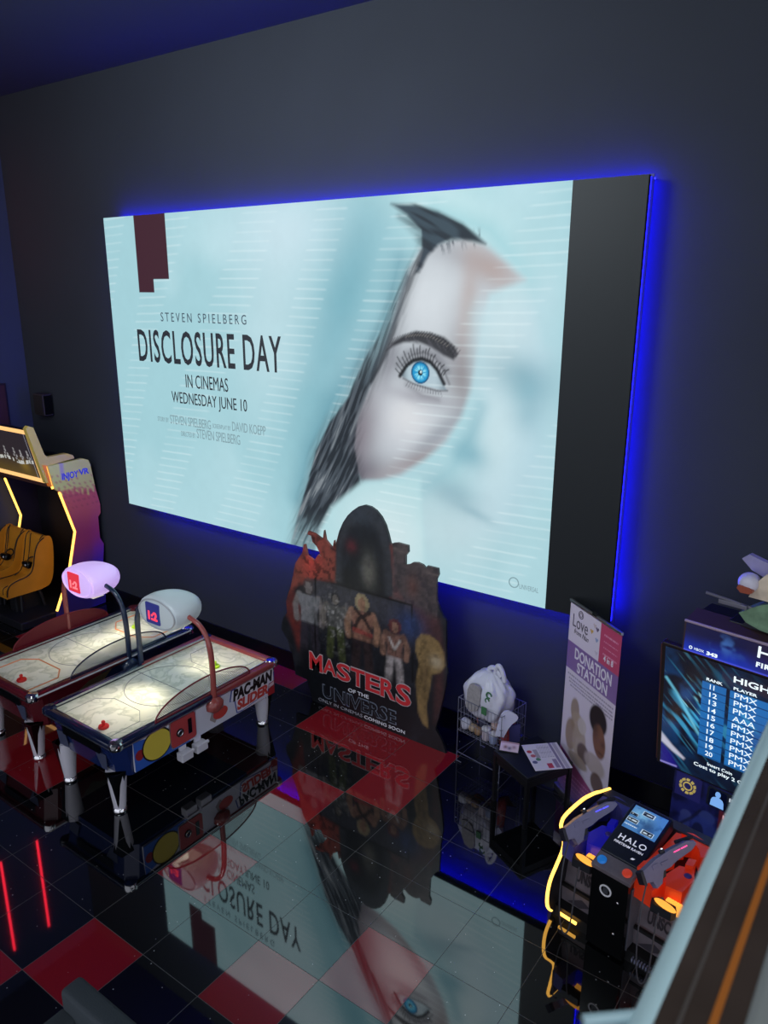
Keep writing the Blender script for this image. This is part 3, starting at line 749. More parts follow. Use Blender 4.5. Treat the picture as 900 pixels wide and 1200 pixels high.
text('lettering', 'INJOY', (1.60 - oy, 1.86 - oy, 2.06, 2.19), 'yz', -6.04 - ox + .041, mat('logo blue', rgb(52, 60, 170), .4, emit=rgb(70, 80, 230), strength=.3), ride, depth=.003, bold=.03)
text('lettering', 'VR', (1.87 - oy, 2.04 - oy, 2.11, 2.20), 'yz', -6.04 - ox + .041, MATS['logo blue'], ride, depth=.003, bold=.03)
YEL = mat('ride yellow', rgb(240, 208, 104), .4, mottle=.12)
up = [(1.16, 2.90), (1.20, 2.93), (1.27, 2.90), (1.385, 2.50), (1.43, 2.455), (1.73, 2.46), (1.82, 2.42), (1.84, 2.37), (1.42, 2.33), (1.40, 2.09), (1.36, 2.09)]
MB().prism([(a - oy, b) for a, b in up], 'yz', -6.10 - ox, -6.02 - ox).build('monitor_bracket', YEL, ride)
MB().prism([(1.33 - oy, 2.36), (1.40 - oy, 2.34), (1.46 - oy, 2.02), (1.41 - oy, 2.03)], 'yz', -6.09 - ox, -6.01 - ox).build('orange_flash', mat('flash orange', rgb(228, 130, 50), .4, emit=rgb(230, 120, 40), strength=.25), ride)
# leaning monitor
tz = math.atan2(.18, .78)
MM = Matrix.Translation((0, 1.385 - oy, 2.08)) @ Matrix.Rotation(tz, 4, 'X')
mw0, mw1, mh = -7.48 - ox, -6.09 - ox, .80
mon = MB().box(mw0, mw1, 0, .07, 0, mh, .01, M=MM).build('monitor', BLACK, ride)
fr = MB()
for q in ((mw0, mw1, 0, .06), (mw0, mw1, mh - .06, mh), (mw0, mw0 + .05, .06, mh - .06), (mw1 - .05, mw1, .06, mh - .06)):
    fr.box(q[0], q[1], -.015, 0, q[2], q[3], .004, M=MM)
fr.build('light_frame', glow('amber frame', (1.0, .55, .20, 1), 1.15), mon)
def paint_mon(x, z):
    c = np.tile(L(46, 40, 46), (len(x), 1))
    c = mixc(c, L(96, 76, 34), (1 - sstep(.05, .42, z)) * .9)
    c = mixc(c, L(150, 120, 40), blob(x, z, .27, .22, .12, .09) * .6)
    for cx, cz, s in ((.10, .36, 1), (.27, .36, .8), (.45, .36, .9), (-.15, .36, 1), (-.4, .36, .9)):
        for (px, pz, r) in ((0, .10, .022), (.0, .05, .026), (-.03, 0, .02), (.035, -.01, .022), (.0, -.05, .02)):
            c = mixc(c, L(170, 168, 170), (np.hypot(x - cx - px * s, z - cz - pz * s) < r) * (.5 + .5 * vnoise(x, z, 60, 2)))
    band = (np.abs(z - .28 + .02 * np.sin(x * 9)) < .028) * sstep(.42, .55, vnoise(x, z * .4, 34, 9))
    c = mixc(c, L(205, 206, 200), band)
    c = mixc(c, L(190, 190, 205), (np.abs(x - (.53 - .0 * z)) < .006) * 1.0)
    return c
picture_grid('display', picture_mat('ride screen', .8, .2), mon, 'xz', mw0 + .05, mw1 - .05, .06, mh - .06, .002, 160, 90, paint_mon, M=MM)
MB().box(-7.46 - ox, -6.08 - ox, 1.42 - oy, 1.48 - oy, 2.0, 2.06, .01).build('cross_bar', mat('bar brown', rgb(70, 44, 42), .4), ride)
MB().box(-7.46 - ox, -6.07 - ox, 2.02 - oy, 2.09 - oy, .02, 2.30).build('back_panel', mat('ride back dark', rgb(20, 20, 28), .5), ride)
MB().box(-7.46 - ox, -6.075 - ox, .75 - oy, 2.02 - oy, .0, .12, .02).build('base_platform', mat('ride base', rgb(26, 26, 32), .4), ride)
for xx in (-7.1, -6.62):
    MB().box(xx - .09 - ox, xx + .09 - ox, .95 - oy, 1.35 - oy, .10, .40, .02).tube([(xx + .15 - ox, 1.0 - oy, .1), (xx + .15 - ox, 1.02 - oy, .40)], .02).tube([(xx + .17 - ox, 1.36 - oy, .1), (xx + .15 - ox, 1.30 - oy, .40)], .025).build('motion_strut', mat('strut', rgb(44, 44, 50), .4, .5), ride)
SEATY = mat('seat yellow vinyl', rgb(206, 134, 34), .42, mottle=.18, mscale=5, bump=.1, bscale=20)
PIPE = mat('seat piping', rgb(14, 10, 12), .5)
for k, xc in enumerate((-6.68, -7.21)):
    w = .255; x0, x1 = xc - w - ox, xc + w - ox
    secp = chaikin([(.78, .40), (.76, .54), (.84, .575), (1.16, .56), (1.30, .62), (1.38, .95), (1.42, 1.14), (1.48, 1.19), (1.56, 1.16), (1.56, .9), (1.48, .44), (1.3, .40)], 2)
    st_ = MB().prism([(a - oy, b) for a, b in secp], 'yz', x0, x1).build('seat', SEATY, ride)
    for sx, xa, xb in ((1, x1 - .012, x1 + .018), (-1, x0 - .018, x0 + .012)):
        wing = chaikin([(.80, .41), (.78, .56), (.90, .66), (1.14, .68), (1.22, .78), (1.28, 1.0), (1.36, 1.14), (1.48, 1.20), (1.57, 1.17), (1.57, .9), (1.50, .44), (1.3, .40)], 2)
        MB().prism([(a - oy, b) for a, b in wing], 'yz', xa, xb).build('seat_wing', SEATY, st_)
    for xx in (x0 - .004, x1 + .02):
        MB().tube([(xx, a - oy, b) for a, b in chaikin([(.775, .44), (.80, .585), (.92, .64), (1.14, .66), (1.22, .76), (1.27, 1.0), (1.34, 1.13), (1.44, 1.18)], 2)], .009, 6).build('piping', PIPE, st_)
    for xx in (x0 + .07, x1 - .07):
        MB().tube([(xx, a - oy, b) for a, b in chaikin([(.768, .46), (.77, .55), (.85, .58), (1.16, .568), (1.295, .62), (1.375, .95), (1.415, 1.14), (1.48, 1.195)], 2)], .007, 6).build('piping', PIPE, st_)
    hs = empty('vr_headset', (xc + (.10 if k == 0 else .02), 1.24, .78), 'black VR headset hanging on the %s yellow ride seat' % ('right' if k == 0 else 'left'), 'headset', group='VR headsets on the ride')
    MB().box(-.09, .09, -.06, .04, -.05, .05, .03, 3).build('visor', GLOSSBLK, hs, True)
    MB().tube(chaikin([(-.08, .02, 0), (-.10, .08, .06), (0, .10, .10), (.10, .08, .06), (.08, .02, 0)], 2), .01, 6).build('strap', BLACK, hs)
    MB().ball((.03, -.062, .01), .016, .006, .016, 10, 6).build('lens_glint', WHITE, hs)
    MB().tube(chaikin([(-.05, .03, .02), (-.12, .12, .20), (-.18, .2, .42), (-.20, .24, .36)], 3), .006, 6).tube(chaikin([(-.09, -.02, -.02), (-.20, -.05, -.16), (-.24, -.10, -.20)], 2), .006, 6).build('cord', BLACK, hs)

# ------------------------------------------------------------------ film standee
SY0 = 1.75
std = empty('cinema_standee', (-.7, SY0, 0), 'tall dark cardboard film standee with red lettering under the screen', 'standee')
sx_ = -.7
outl = [(-1.42, 0), (-1.50, .254), (-1.685, .265), (-1.715, .477), (-1.784, .677), (-1.895, .803), (-1.87, .934), (-1.788, 1.047), (-1.801, 1.196), (-1.716, 1.397), (-1.63, 1.711), (-1.52, 1.86), (-1.494, 1.965), (-1.475, 1.965), (-1.444, 1.837), (-1.338, 1.802), (-1.283, 1.885), (-1.231, 1.867), (-1.30, 1.98), (-1.36, 2.02), (-1.38, 2.09), (-1.435, 2.094), (-1.42, 2.135), (-1.33, 2.125), (-1.225, 2.085), (-1.205, 2.09), (-1.188, 2.19), (-1.165, 2.08), (-1.07, 2.0), (-1.045, 2.10), (-1.029, 1.978), (-1.021, 2.063), (-.97, 2.22), (-.917, 2.327), (-.85, 2.42), (-.784, 2.483), (-.70, 2.545), (-.62, 2.575), (-.54, 2.57), (-.469, 2.54), (-.40, 2.48), (-.347, 2.40), (-.31, 2.30), (-.285, 2.215), (-.255, 2.20), (-.25, 2.225), (-.19, 2.24), (-.06, 2.235), (-.055, 2.165), (-.09, 2.12), (-.09, 2.02), (-.04, 2.035), (.0, 2.065), (.06, 2.075), (.12, 2.065), (.165, 2.03), (.175, 2.065), (.305, 2.065), (.315, 2.0), (.29, 1.945), (.296, 1.713), (.342, 1.62), (.38, 1.56), (.414, 1.535), (.425, 1.168), (.451, .961), (.43, .78), (.398, .613), (.36, .40), (.319, .246), (.40, .14), (.46, 0)]
def limb(c, x, z, pts, w, soft, col, f=1.0):
    return mixc(c, col, stroke(x, z, pts, w, soft) * f)
def figure(c, x, z, cx, top, foot, skin, hair, torso, legs, wide=1.0, hair_w=1.0):
    h = top - foot; hd = h * .075
    for s in (-1, 1):
        c = limb(c, x, z, [(cx + s * .05 * wide, top - .50 * h), (cx + s * .075 * wide, top - .75 * h), (cx + s * .085 * wide, foot)], .05 * wide, .02, legs)
        c = limb(c, x, z, [(cx + s * .12 * wide, top - .21 * h), (cx + s * .175 * wide, top - .36 * h), (cx + s * .16 * wide, top - .52 * h)], .036 * wide, .015, skin)
    c = mixc(c, torso, inpoly(x, z, [(cx - .15 * wide, top - .19 * h), (cx + .15 * wide, top - .19 * h), (cx + .10 * wide, top - .40 * h), (cx + .11 * wide, top - .54 * h), (cx - .11 * wide, top - .54 * h), (cx - .10 * wide, top - .40 * h)], .015))
    c = mixc(c, hair, blob(x, z, cx, top - .085 * h, hd * 1.25 * hair_w, hd * 1.45, 0, 1.0) ** .6 * .95 * (blob(x, z, cx, top - .085 * h, hd * 1.2 * hair_w, hd * 1.5) > .4))
    c = mixc(c, skin, (blob(x, z, cx, top - .10 * h, hd * .75, hd * 1.1) > .4) * 1.0)
    c = mixc(c, skin * .45, blob(x, z, cx, top - .13 * h, hd * .5, hd * .25) * .5)
    return c
def paint_standee(X, Z):
    x, z = X + sx_, Z
    n = fbm(x, z, 6, 41); n2 = fbm(x, z, 22, 45)
    c = np.tile(L(26, 28, 34), (len(x), 1))
    c = mixc(c, L(46, 48, 58), sstep(.4, .8, n) * .5)
    # red rock and creature side on the left
    red = inpoly(x, z, [(-1.95, 1.1), (-1.75, 1.3), (-1.64, 1.8), (-1.45, 2.2), (-1.0, 2.2), (-1.03, 1.62), (-1.3, 1.58), (-1.6, 1.45)], .04)
    c = mixc(c, L(146, 70, 58), red * (.65 + .35 * n2))
    c = mixc(c, L(200, 72, 62), red * blob(x, z, -1.38, 1.78, .14, .2) * .8)
    c = mixc(c, L(90, 44, 44), red * sstep(.5, .7, n) * .7)
    c = mixc(c, L(150, 64, 56), inpoly(x, z, [(-.36, 2.16), (-.27, 2.2), (-.2, 1.75), (-.1, 1.62), (-.28, 1.62)], .03) * .9)
    # plain dark hood
    hood = inpoly(x, z, [(-1.03, 1.62), (-1.01, 2.06), (-.90, 2.36), (-.72, 2.56), (-.50, 2.58), (-.35, 2.42), (-.27, 2.1), (-.24, 1.62)], .02)
    c = mixc(c, L(22, 26, 32), hood)
    c = mixc(c, L(58, 60, 66), hood * (1 - inpoly(x, z, [(-.94, 1.6), (-.93, 2.05), (-.82, 2.30), (-.62, 2.44), (-.44, 2.32), (-.36, 2.05), (-.34, 1.6)], .05)) * .75)
    c = mixc(c, L(58, 66, 76), hood * blob(x, z, -.68, 2.44, .20, .10) * .6)
    c = mixc(c, L(40, 46, 56), hood * sstep(.55, .8, fbm(x, z * .4, 9, 51)) * .6)
    c = mixc(c, L(92, 30, 40), hood * blob(x, z, -.80, 2.08, .07, .07) * .9)
    c = mixc(c, L(122, 118, 108), hood * blob(x, z, -.57, 1.84, .085, .17) * .75)
    c = mixc(c, L(38, 38, 42), hood * blob(x, z, -.57, 1.92, .03, .06) * .6)
    # stone towers
    tw = np.maximum(inpoly(x, z, [(-.26, 1.6), (-.24, 2.3), (-.05, 2.3), (-.08, 1.6)], .01), inpoly(x, z, [(-.09, 1.5), (-.09, 2.1), (.18, 2.1), (.34, 2.1), (.31, 1.5)], .01))
    c = mixc(c, L(88, 76, 76), tw * (.6 + .4 * n2))
    c = mixc(c, L(52, 46, 52), tw * sstep(.45, .7, fbm(x, z, 14, 61)) * .7)
    c = mixc(c, L(112, 98, 94), tw * stroke(x, z, [(-.25, 2.17), (-.06, 2.15)], .012, .01) * .7)
    c = mixc(c, L(112, 98, 94), tw * stroke(x, z, [(.17, 2.0), (.31, 1.99)], .012, .01) * .7)
    c = mixc(c, L(116, 70, 60), tw * blob(x, z, .0, 1.8, .07, .12) * .5)
    # lower group panel
    low = 1 - sstep(1.575, 1.585, z - .0 * x)
    mid = low * inpoly(x, z, [(-1.4, 1.6), (-.1, 1.6), (.2, 1.5), (.2, .6), (-1.5, .6)], .1)
    c = mixc(c, L(66, 66, 76), mid * sstep(.9, 1.5, z) * .8)
    c = mixc(c, L(112, 46, 42), inpoly(x, z, [(-1.72, 1.4), (-1.55, 1.2), (-1.52, .7), (-1.62, .6), (-1.72, .9), (-1.85, 1.1)], .05) * (.4 + .6 * n2))
    c = mixc(c, L(84, 50, 50), inpoly(x, z, [(.0, 1.6), (.34, 1.52), (.40, 1.2), (.40, .6), (.30, .3), (.30, .9)], .05) * (.4 + .6 * n2))
    c = mixc(c, L(52, 70, 118), blob(x, z, -.02, 1.36, .16, .16) * .9)
    c = figure(c, x, z, -1.44, 1.55, .55, L(120, 112, 112), L(70, 60, 60), L(120, 120, 124), L(50, 46, 56), 1.2)
    c = figure(c, x, z, -1.04, 1.47, .70, L(112, 104, 98), L(30, 28, 28), L(80, 80, 80), L(70, 76, 46), 1.05)
    c = figure(c, x, z, -.22, 1.36, .56, L(140, 104, 88), L(104, 46, 40), L(124, 90, 80), L(170, 160, 160), .95, 1.25)
    c = figure(c, x, z, -.66, 1.54, .55, L(150, 112, 90), L(176, 156, 116), L(138, 98, 82), L(50, 38, 40), 1.2, 1.15)
    c = mixc(c, L(40, 30, 32), stroke(x, z, [(-.76, 1.36), (-.62, 1.26), (-.54, 1.15)], .022, .01) * .9)
    c = mixc(c, L(40, 30, 32), stroke(x, z, [(-.55, 1.36), (-.70, 1.26), (-.76, 1.15)], .022, .01) * .9)
    c = mixc(c, L(150, 60, 56), stroke(x, z, [(-.77, 1.11), (-.54, 1.09)], .028, .01) * .8)
    c = mixc(c, L(190, 184, 180), stroke(x, z, [(-.29, 1.14), (-.22, 1.02), (-.15, 1.14)], .014, .01) * .8)
    met = sstep(.55, .75, fbm(x, z, 26, 71)) * blob(x, z, -1.04, 1.15, .16, .3)
    c = mixc(c, L(176, 172, 170), met * .8)
    # pale beast, plain tan shape on the right
    cat = inpoly(x, z, [(.05, 1.20), (.12, 1.30), (.22, 1.31), (.33, 1.27), (.40, 1.16), (.42, 1.02), (.36, .92), (.26, .87), (.24, .70), (.20, .48), (.23, .22), (.16, .25), (.10, .36), (.06, .72), (.10, .96), (.05, 1.08)], .015)
    c = mixc(c, L(150, 122, 78), cat * (.75 + .25 * n2))
    c = mixc(c, L(186, 168, 140), cat * blob(x, z, .31, 1.03, .08, .07) * .9)
    c = mixc(c, L(96, 76, 52), cat * blob(x, z, .18, .78, .05, .3) * .7)
    c = mixc(c, L(70, 54, 40), cat * blob(x, z, .30, 1.10, .03, .02) * .7)
    # dark ground under the lettering
    c = mixc(c, L(18, 20, 26), (1 - sstep(.48, .66, z + .1 * np.sin(x * 5))) * inpoly(x, z, [(-1.6, .7), (.05, .7), (.0, 0), (-1.6, 0)], .08) * .9)
    grain = .62 + .62 * fbm(x, z, 34, 81); grain = grain * (1 - .45 * mid * sstep(.42, .62, fbm(x * 1.5, z, 16, 87)) * (1 - .5 * sstep(.9, 1.5, z)))
    crack = sstep(.58, .66, fbm(x + .3 * z, z, 13, 83)) * .45
    c = c * (grain * (1 - crack * red - .35 * crack))[:, None]
    # fold seams
    for q in ([(-1.33, 1.60), (.0, 1.585)], [(-1.33, 1.60), (-1.36, .58)], [(.0, 1.585), (.02, .7)]):
        c = mixc(c, L(8, 8, 10), stroke(x, z, q, .006, .004))
    return c
bd = picture_cutout('printed_board', picture_mat('standee print', 0, .38), std, 'xz', [(a - sx_, b) for a, b in outl], -.03, 0, .02, paint_standee)
RIM = mat('letter rim', rgb(176, 160, 165), .5); SRED = mat('standee red', rgb(196, 44, 52), .5); SGREY = mat('standee grey', rgb(104, 112, 128), .5); SWH = mat('standee white', rgb(214, 214, 224), .5)
def letters_row(s, a0, z0, a1, z1, h0, h1, m, rim=None):
    """display lettering whose height steps along the row, one mesh per word"""
    n = len(s); parts = []
    for k, ch in enumerate(s):
        t = (k + .5) / n; ca = a0 + (a1 - a0) * t; zc = z0 + (z1 - z0) * t; w = (a1 - a0) / n
        hh = h0[k] if isinstance(h0, (list, tuple)) else h0
        parts.append((ch, ca - w * .47, ca + w * .47, zc - hh / 2, zc + hh / 2))
    return parts
def word(s, boxes, m, parent, c, bold, name='lettering'):
    obs = [text('tmpword', ch, (a, b, d, e), 'xz', c, None, None, depth=.004, bold=bold) for ch, a, b, d, e in boxes]
    bm = bmesh.new()
    for o in obs: bm.from_mesh(o.data)
    me = bpy.data.meshes.new(name); bm.to_mesh(me); bm.free()
    for o in obs: bpy.data.objects.remove(o)
    return link(name, me, m, parent)
bx = letters_row('MASTERS', -1.45 - sx_, .535, .01 - sx_, .515, [.22, .19, .21, .21, .21, .22, .25], 0, None)
word('MASTERS', [(c_, a - .008, b + .008, d - .012, e + .012) for c_, a, b, d, e in bx], RIM, std, .002, .05)
word('MASTERS', bx, SRED, std, .005, .02)
text('lettering', 'OF THE', (-.866 - sx_, -.57 - sx_, .305, .352), 'xz', .002, SWH, std, bold=.02)
text('lettering', 'UNIVERSE', (-1.255 - sx_, -.185 - sx_, .105, .285), 'xz', .002, SGREY, std, bold=.03)
text('lettering', 'UNIVERSE', (-1.240 - sx_, -.20 - sx_, .118, .272), 'xz', .0045, mat('standee ink', rgb(20, 24, 32), .5), std, bold=.004)
text('lettering', 'ONLY IN CINEMAS', (-1.32 - sx_, -.66 - sx_, .038, .078), 'xz', .002, mat('standee pale', rgb(160, 160, 172), .5), std)
text('lettering', 'COMING SOON', (-.635 - sx_, -.07 - sx_, .038, .080), 'xz', .002, SWH, std, bold=.02)
for a in (-.5, .5):
    MB().prism([(0, 0), (.28, 0), (0, 1.2)], 'yz', a - .01, a + .01, off=(0, .03, 0)).build('easel_strut', mat('cardboard', rgb(120, 96, 70), .8), std)

# ------------------------------------------------------------------ donation basket and its contents
bk = empty('wire_basket', (.62, 1.70, 0), 'tall silver wire basket piled with donations beside the standee', 'basket', math.radians(-9.5))
BW, BD = .55, .40
w = MB(); loop = lambda z: [(0, 0, z), (BW, 0, z), (BW, BD, z), (0, BD, z)]
w.tube(loop(.75), .005, 6, closed=True)
w.build('rim', WIRE, bk)
w = MB()
for z in (.60, .50, .38, .12): w.tube(loop(z),   .0035 if z > .3 else .004, 6, closed=True)
for k in range(14):
    for a, b in ((BW * k / 13, 0), (BW * k / 13, BD)): w.tube([(a, b, .37), (a, b, .75)], .0022, 5)
for k in range(1, 9):
    for a in (0, BW): w.tube([(a, BD * k / 9, .37), (a, BD * k / 9, .75)], .0022, 5)
w.build('side_wires', WIRE, bk)
w = MB()
for k in range(12): w.tube([(BW * (k + .5) / 12, 0, .38), (BW * (k + .5) / 12, BD, .38)], .0022, 5)
for k in range(8): w.tube([(0, BD * (k + .5) / 8, .38), (BW, BD * (k + .5) / 8, .38)], .0022, 5)
w.build('shelf_wires', WIRE, bk)
for a in (0, BW):
    for b in (0, BD):
        MB().tube([(a, b, 0), (a, b, .74)], .0042, 6).tube([(a, b, .012), (a + (.06 if a == 0 else -.06), b, .012)], .005, 6).build('leg', WIRE, bk)
cB, sB = math.cos(math.radians(-9.5)), math.sin(math.radians(-9.5))
def bw(u, v, z): return (.62 + cB * u - sB * v, 1.70 + sB * u + cB * v, z)
bag = empty('shopping_bag', bw(.28, .20, .55), 'bulging white translucent plastic bag with knotted handles on top of the wire basket', 'bag', math.radians(-9.5))
def bagfn(p):
    an = math.atan2(p.y, p.x); k = 1 + .045 * math.sin(5 * an + 6 * p.z) + .04 * math.sin(11 * an - 14 * p.z) + .03 * math.sin(19 * an + 25 * p.z) * max(0, p.z + .1) / .3
    z = p.z; ta = 1.0 - .30 * max(0, (z - .06) / .20)
    return Vector((p.x * k * ta - .04 + z * .05, p.y * k * ta, z))
BAGM = mat('bag plastic', rgb(206, 206, 222), .3, bump=.5, bscale=18, mottle=.12, mscale=9)
MB().ball((-.01, 0, .25), .262, .185, .265, 64, 36, power=.72, fn=bagfn).build('bag_body', BAGM, bag, True)
MB().prism(chaikin([(-.13, -.14), (-.11, .12), (.0, .16), (.06, .10), (.03, -.13), (-.06, -.17)], 1), 'xz', .0, .03, off=(-.06, -.165, .27)).build('contents_print', mat('newspaper grey', rgb(150, 146, 150), .7, mottle=.35, mscale=30), bag)
MB().prism([(-.03, -.06), (.03, -.06), (.03, .02), (-.03, .02)], 'xz', .0, .01, off=(.05, -.198, .2)).build('green_square', mat('green print', rgb(58, 112, 74), .5), bag)
MB().ring('xz', .09, .36, .185, .03, .008, 16, 0, 1.6 * PI).ring('xz', .075, .30, .19, .022, .007, 14, 0, 1.4 * PI).build('green_logo', mat('green print', rgb(58, 112, 74), .5), bag)
h1 = MB(); h1.tube(chaikin([(.02, 0, .47), (.03, -.02, .56), (.07, -.02, .635), (.12, -.01, .56), (.14, 0, .46)], 3), [.03, .028, .026, .024, .022, .02, .018, .018, .018, .018, .018, .02, .022, .024] + [.024] * 40, 8)
h1.build('handle', BAGM, bag, True)
h2 = MB().tube(chaikin([(-.10, .02, .46), (-.05, .0, .55), (.02, .0, .57), (.10, .0, .50)], 3), .026, 8).build('handle', BAGM, bag, True)
def lump(name, pos, r, m, label, cat, grp=None, fn=None, rz=0.0):
    o = MB().ball((0, 0, 0), r[0], r[1], r[2], 20, 12, power=.8, fn=fn).build(name, m, None, True)
    o.location = pos; o.rotation_euler = (0, 0, rz); return tag(o, label, cat, grp)
wob = lambda p: p * (1 + .12 * math.sin(23 * p.x + 17 * p.y + 31 * p.z) + .06 * math.sin(61 * p.x - 47 * p.z))
lump('food_packet', bw(.50, .20, .47), (.08, .10, .16), mat('packet red', rgb(158, 52, 58), .4, mottle=.3, mscale=12), 'red crinkled packet wedged at the right side of the wire basket', 'packet', None, wob)
o = tag(MB().prism(chaikin([(-.10, -.14), (-.06, .06), (.0, .13), (.10, .08), (.13, .03), (.04, -.04), (-.02, -.16)], 1), 'xz', -.012, .012).build('folded_cloth', mat('cloth white', rgb(200, 200, 226), .8, mottle=.1), None), 'white folded cloth draped over the right rim of the wire basket', 'cloth')
o.location = bw(.555, .06, .68); o.rotation_euler = (math.radians(-6), 0, math.radians(40))
o = tag(MB().prism([(-.05, 0), (.06, .02), (.07, -.30), (-.03, -.32)], 'xz', -.008, .008).build('fabric_strip', mat('fabric indigo', rgb(56, 54, 110), .8), None), 'dark indigo fabric strip hanging below the white cloth on the basket', 'cloth')
o.location = bw(.60, .14, .62); o.rotation_euler = (0, 0, math.radians(35))
CONT = [(.06, .06, .44, (.055, .05, .06), (196, 196, 214), 'white crumpled packet at the left front of the basket'), (.14, .07, .425, (.05, .04, .042), (170, 150, 130), 'beige small packet beside the white crumpled one in the basket'), (.22, .06, .425, (.045, .04, .045), (150, 120, 92), 'tan small packet at the basket front, left of the pale tubs'), (.16, .20, .52, (.06, .06, .09), (206, 110, 40), 'orange packet just under the plastic bag'), (.22, .14, .50, (.06, .05, .055), (48, 52, 78), 'dark blue pouch below the plastic bag in the basket')]
for u, v, z, r, colr, lab in CONT:
    lump('food_packet', bw(u, v, z), r, mat('packet %d %d' % (colr[0], colr[2]), rgb(*colr), .45, mottle=.25, mscale=20), lab, 'packet', 'packets in the basket', wob)
for u, v, hgt, colr, lab in ((.33, .055, .13, (196, 184, 196), 'pale ribbed tub at the front right of the basket'), (.42, .06, .11, (150, 160, 196), 'bluish tub in the front right corner of the basket'), (.36, .16, .2, (212, 186, 180), 'pinkish tub behind the pale ribbed one in the basket')):
    p = bw(u, v, .385); o = empty('food_tub', p, lab, 'tub', group='tubs in the basket')
    MB().lathe([(.038, 0), (.045, .01), (.047, hgt - .02), (.04, hgt - .015)], seg=16).build('tub_body', mat('tub %d' % colr[0], rgb(*colr), .4), o, True)
    MB().lathe([(.048, hgt - .02), (.05, hgt - .015), (.05, hgt), (.044, hgt + .004)], seg=16).build('lid', WHITE, o, True)

# ------------------------------------------------------------------ side table with leaflets
TZ = .55
tb = empty('side_table', (1.22, 1.345, 0), 'low black square table holding leaflets in front of the donation banner', 'table', math.atan2(-.219, .46))
MB().box(0, .51, 0, .535, TZ - .045, TZ, .006).build('tabletop', mat('table black', rgb(20, 22, 30), .35), tb)
for a in (.02, .49):
    for b in (.02, .515): MB().box(a - .018, a + .018, b - .018, b + .018, 0, TZ - .045).build('leg', mat('leg black', rgb(16, 16, 20), .4), tb)
MB().box(.03, .48, .01, .03, TZ - .12, TZ - .045).box(.03, .48, .505, .525, TZ - .12, TZ - .045).box(.01, .03, .03, .505, TZ - .12, TZ - .045).box(.48, .50, .03, .505, TZ - .12, TZ - .045).build('apron', mat('leg black', rgb(16, 16, 20), .4), tb)
def paint_sheet(a, b):
    c = np.tile(L(222, 214, 234), (len(a), 1))
    for k in range(13): c = mixc(c, L(150, 140, 175), ((np.abs(b - (.39 - .016 * k)) < .0035) & (a > .13) & (a < .25) & (np.mod(a * 37 + k * .37, 1) > .2)) * .8)
    c = mixc(c, L(110, 96, 150), ((a > .262) & (a < .285)) * .85); c = mixc(c, L(140, 130, 170), ((a > .295) & (a < .33)) * .6)
    for x0, z0, cc in ((.04, .30, (190, 60, 80)), (.055, .23, (190, 90, 110)), (.085, .17, (80, 130, 100)), (.04, .13, (90, 90, 140))):
        c = mixc(c, L(*cc), (np.hypot(a - x0, b - z0) < .024) * 1.0)
    c = mixc(c, L(160, 150, 170), ((a > .08) & (a < .12) & (b > .19) & (b < .33)) * .9)
    c = mixc(c, L(188, 62, 90), ((a > .14) & (a < .19) & (b > .02) & (b < .10)) * 1.0)
    c = mixc(c, L(120, 96, 150), ((a > .21) & (a < .25) & (b > .02) & (b < .16)) * .8)
    return c
sh = picture_grid('leaflet', picture_mat('leaflet print', 0, .5), None, 'xy', 0, .355, 0, .42, .0, 70, 84, paint_sheet)
md = sh.modifiers.new('t', 'SOLIDIFY'); md.thickness = .002; md.offset = -1
sh.rotation_euler = (0, 0, math.radians(-46 + 90)); sh.location = (1.69, 1.27, TZ + .003)
tag(sh, 'large lilac printed leaflet lying on the right side of the black table', 'leaflet')
def paint_sheet2(a, b):
    c = np.tile(L(214, 190, 210), (len(a), 1))
    c = mixc(c, L(150, 80, 110), ((b > .10) & (b < .12)) * .7)
    for x0, z0, cc in ((.05, .05, (110, 40, 60)), (.09, .04, (60, 60, 100)), (.13, .06, (150, 110, 130))): c = mixc(c, L(*cc), blob(a, b, x0, z0, .018, .02) * .9)
    return c
s2 = empty('sign_holder', (1.26, 1.38, TZ), 'small tilted card in a black holder at the left corner of the black table', 'card holder', math.atan2(-.219, .46) + math.radians(45))
MB().prism([(0, 0), (.13, .0), (.13, .045), (.0, .012)], 'yz', .0, .19, off=(0, -.03, 0)).build('wedge', BLACK, s2)
sl = Matrix.Translation((.008, -.025, .0145)) @ Matrix.Rotation(math.atan2(.033, .13), 4, 'X')
picture_grid('card', picture_mat('card print', 0, .5), s2, 'xy', 0, .174, 0, .12, .0, 30, 24, paint_sheet2, M=sl)

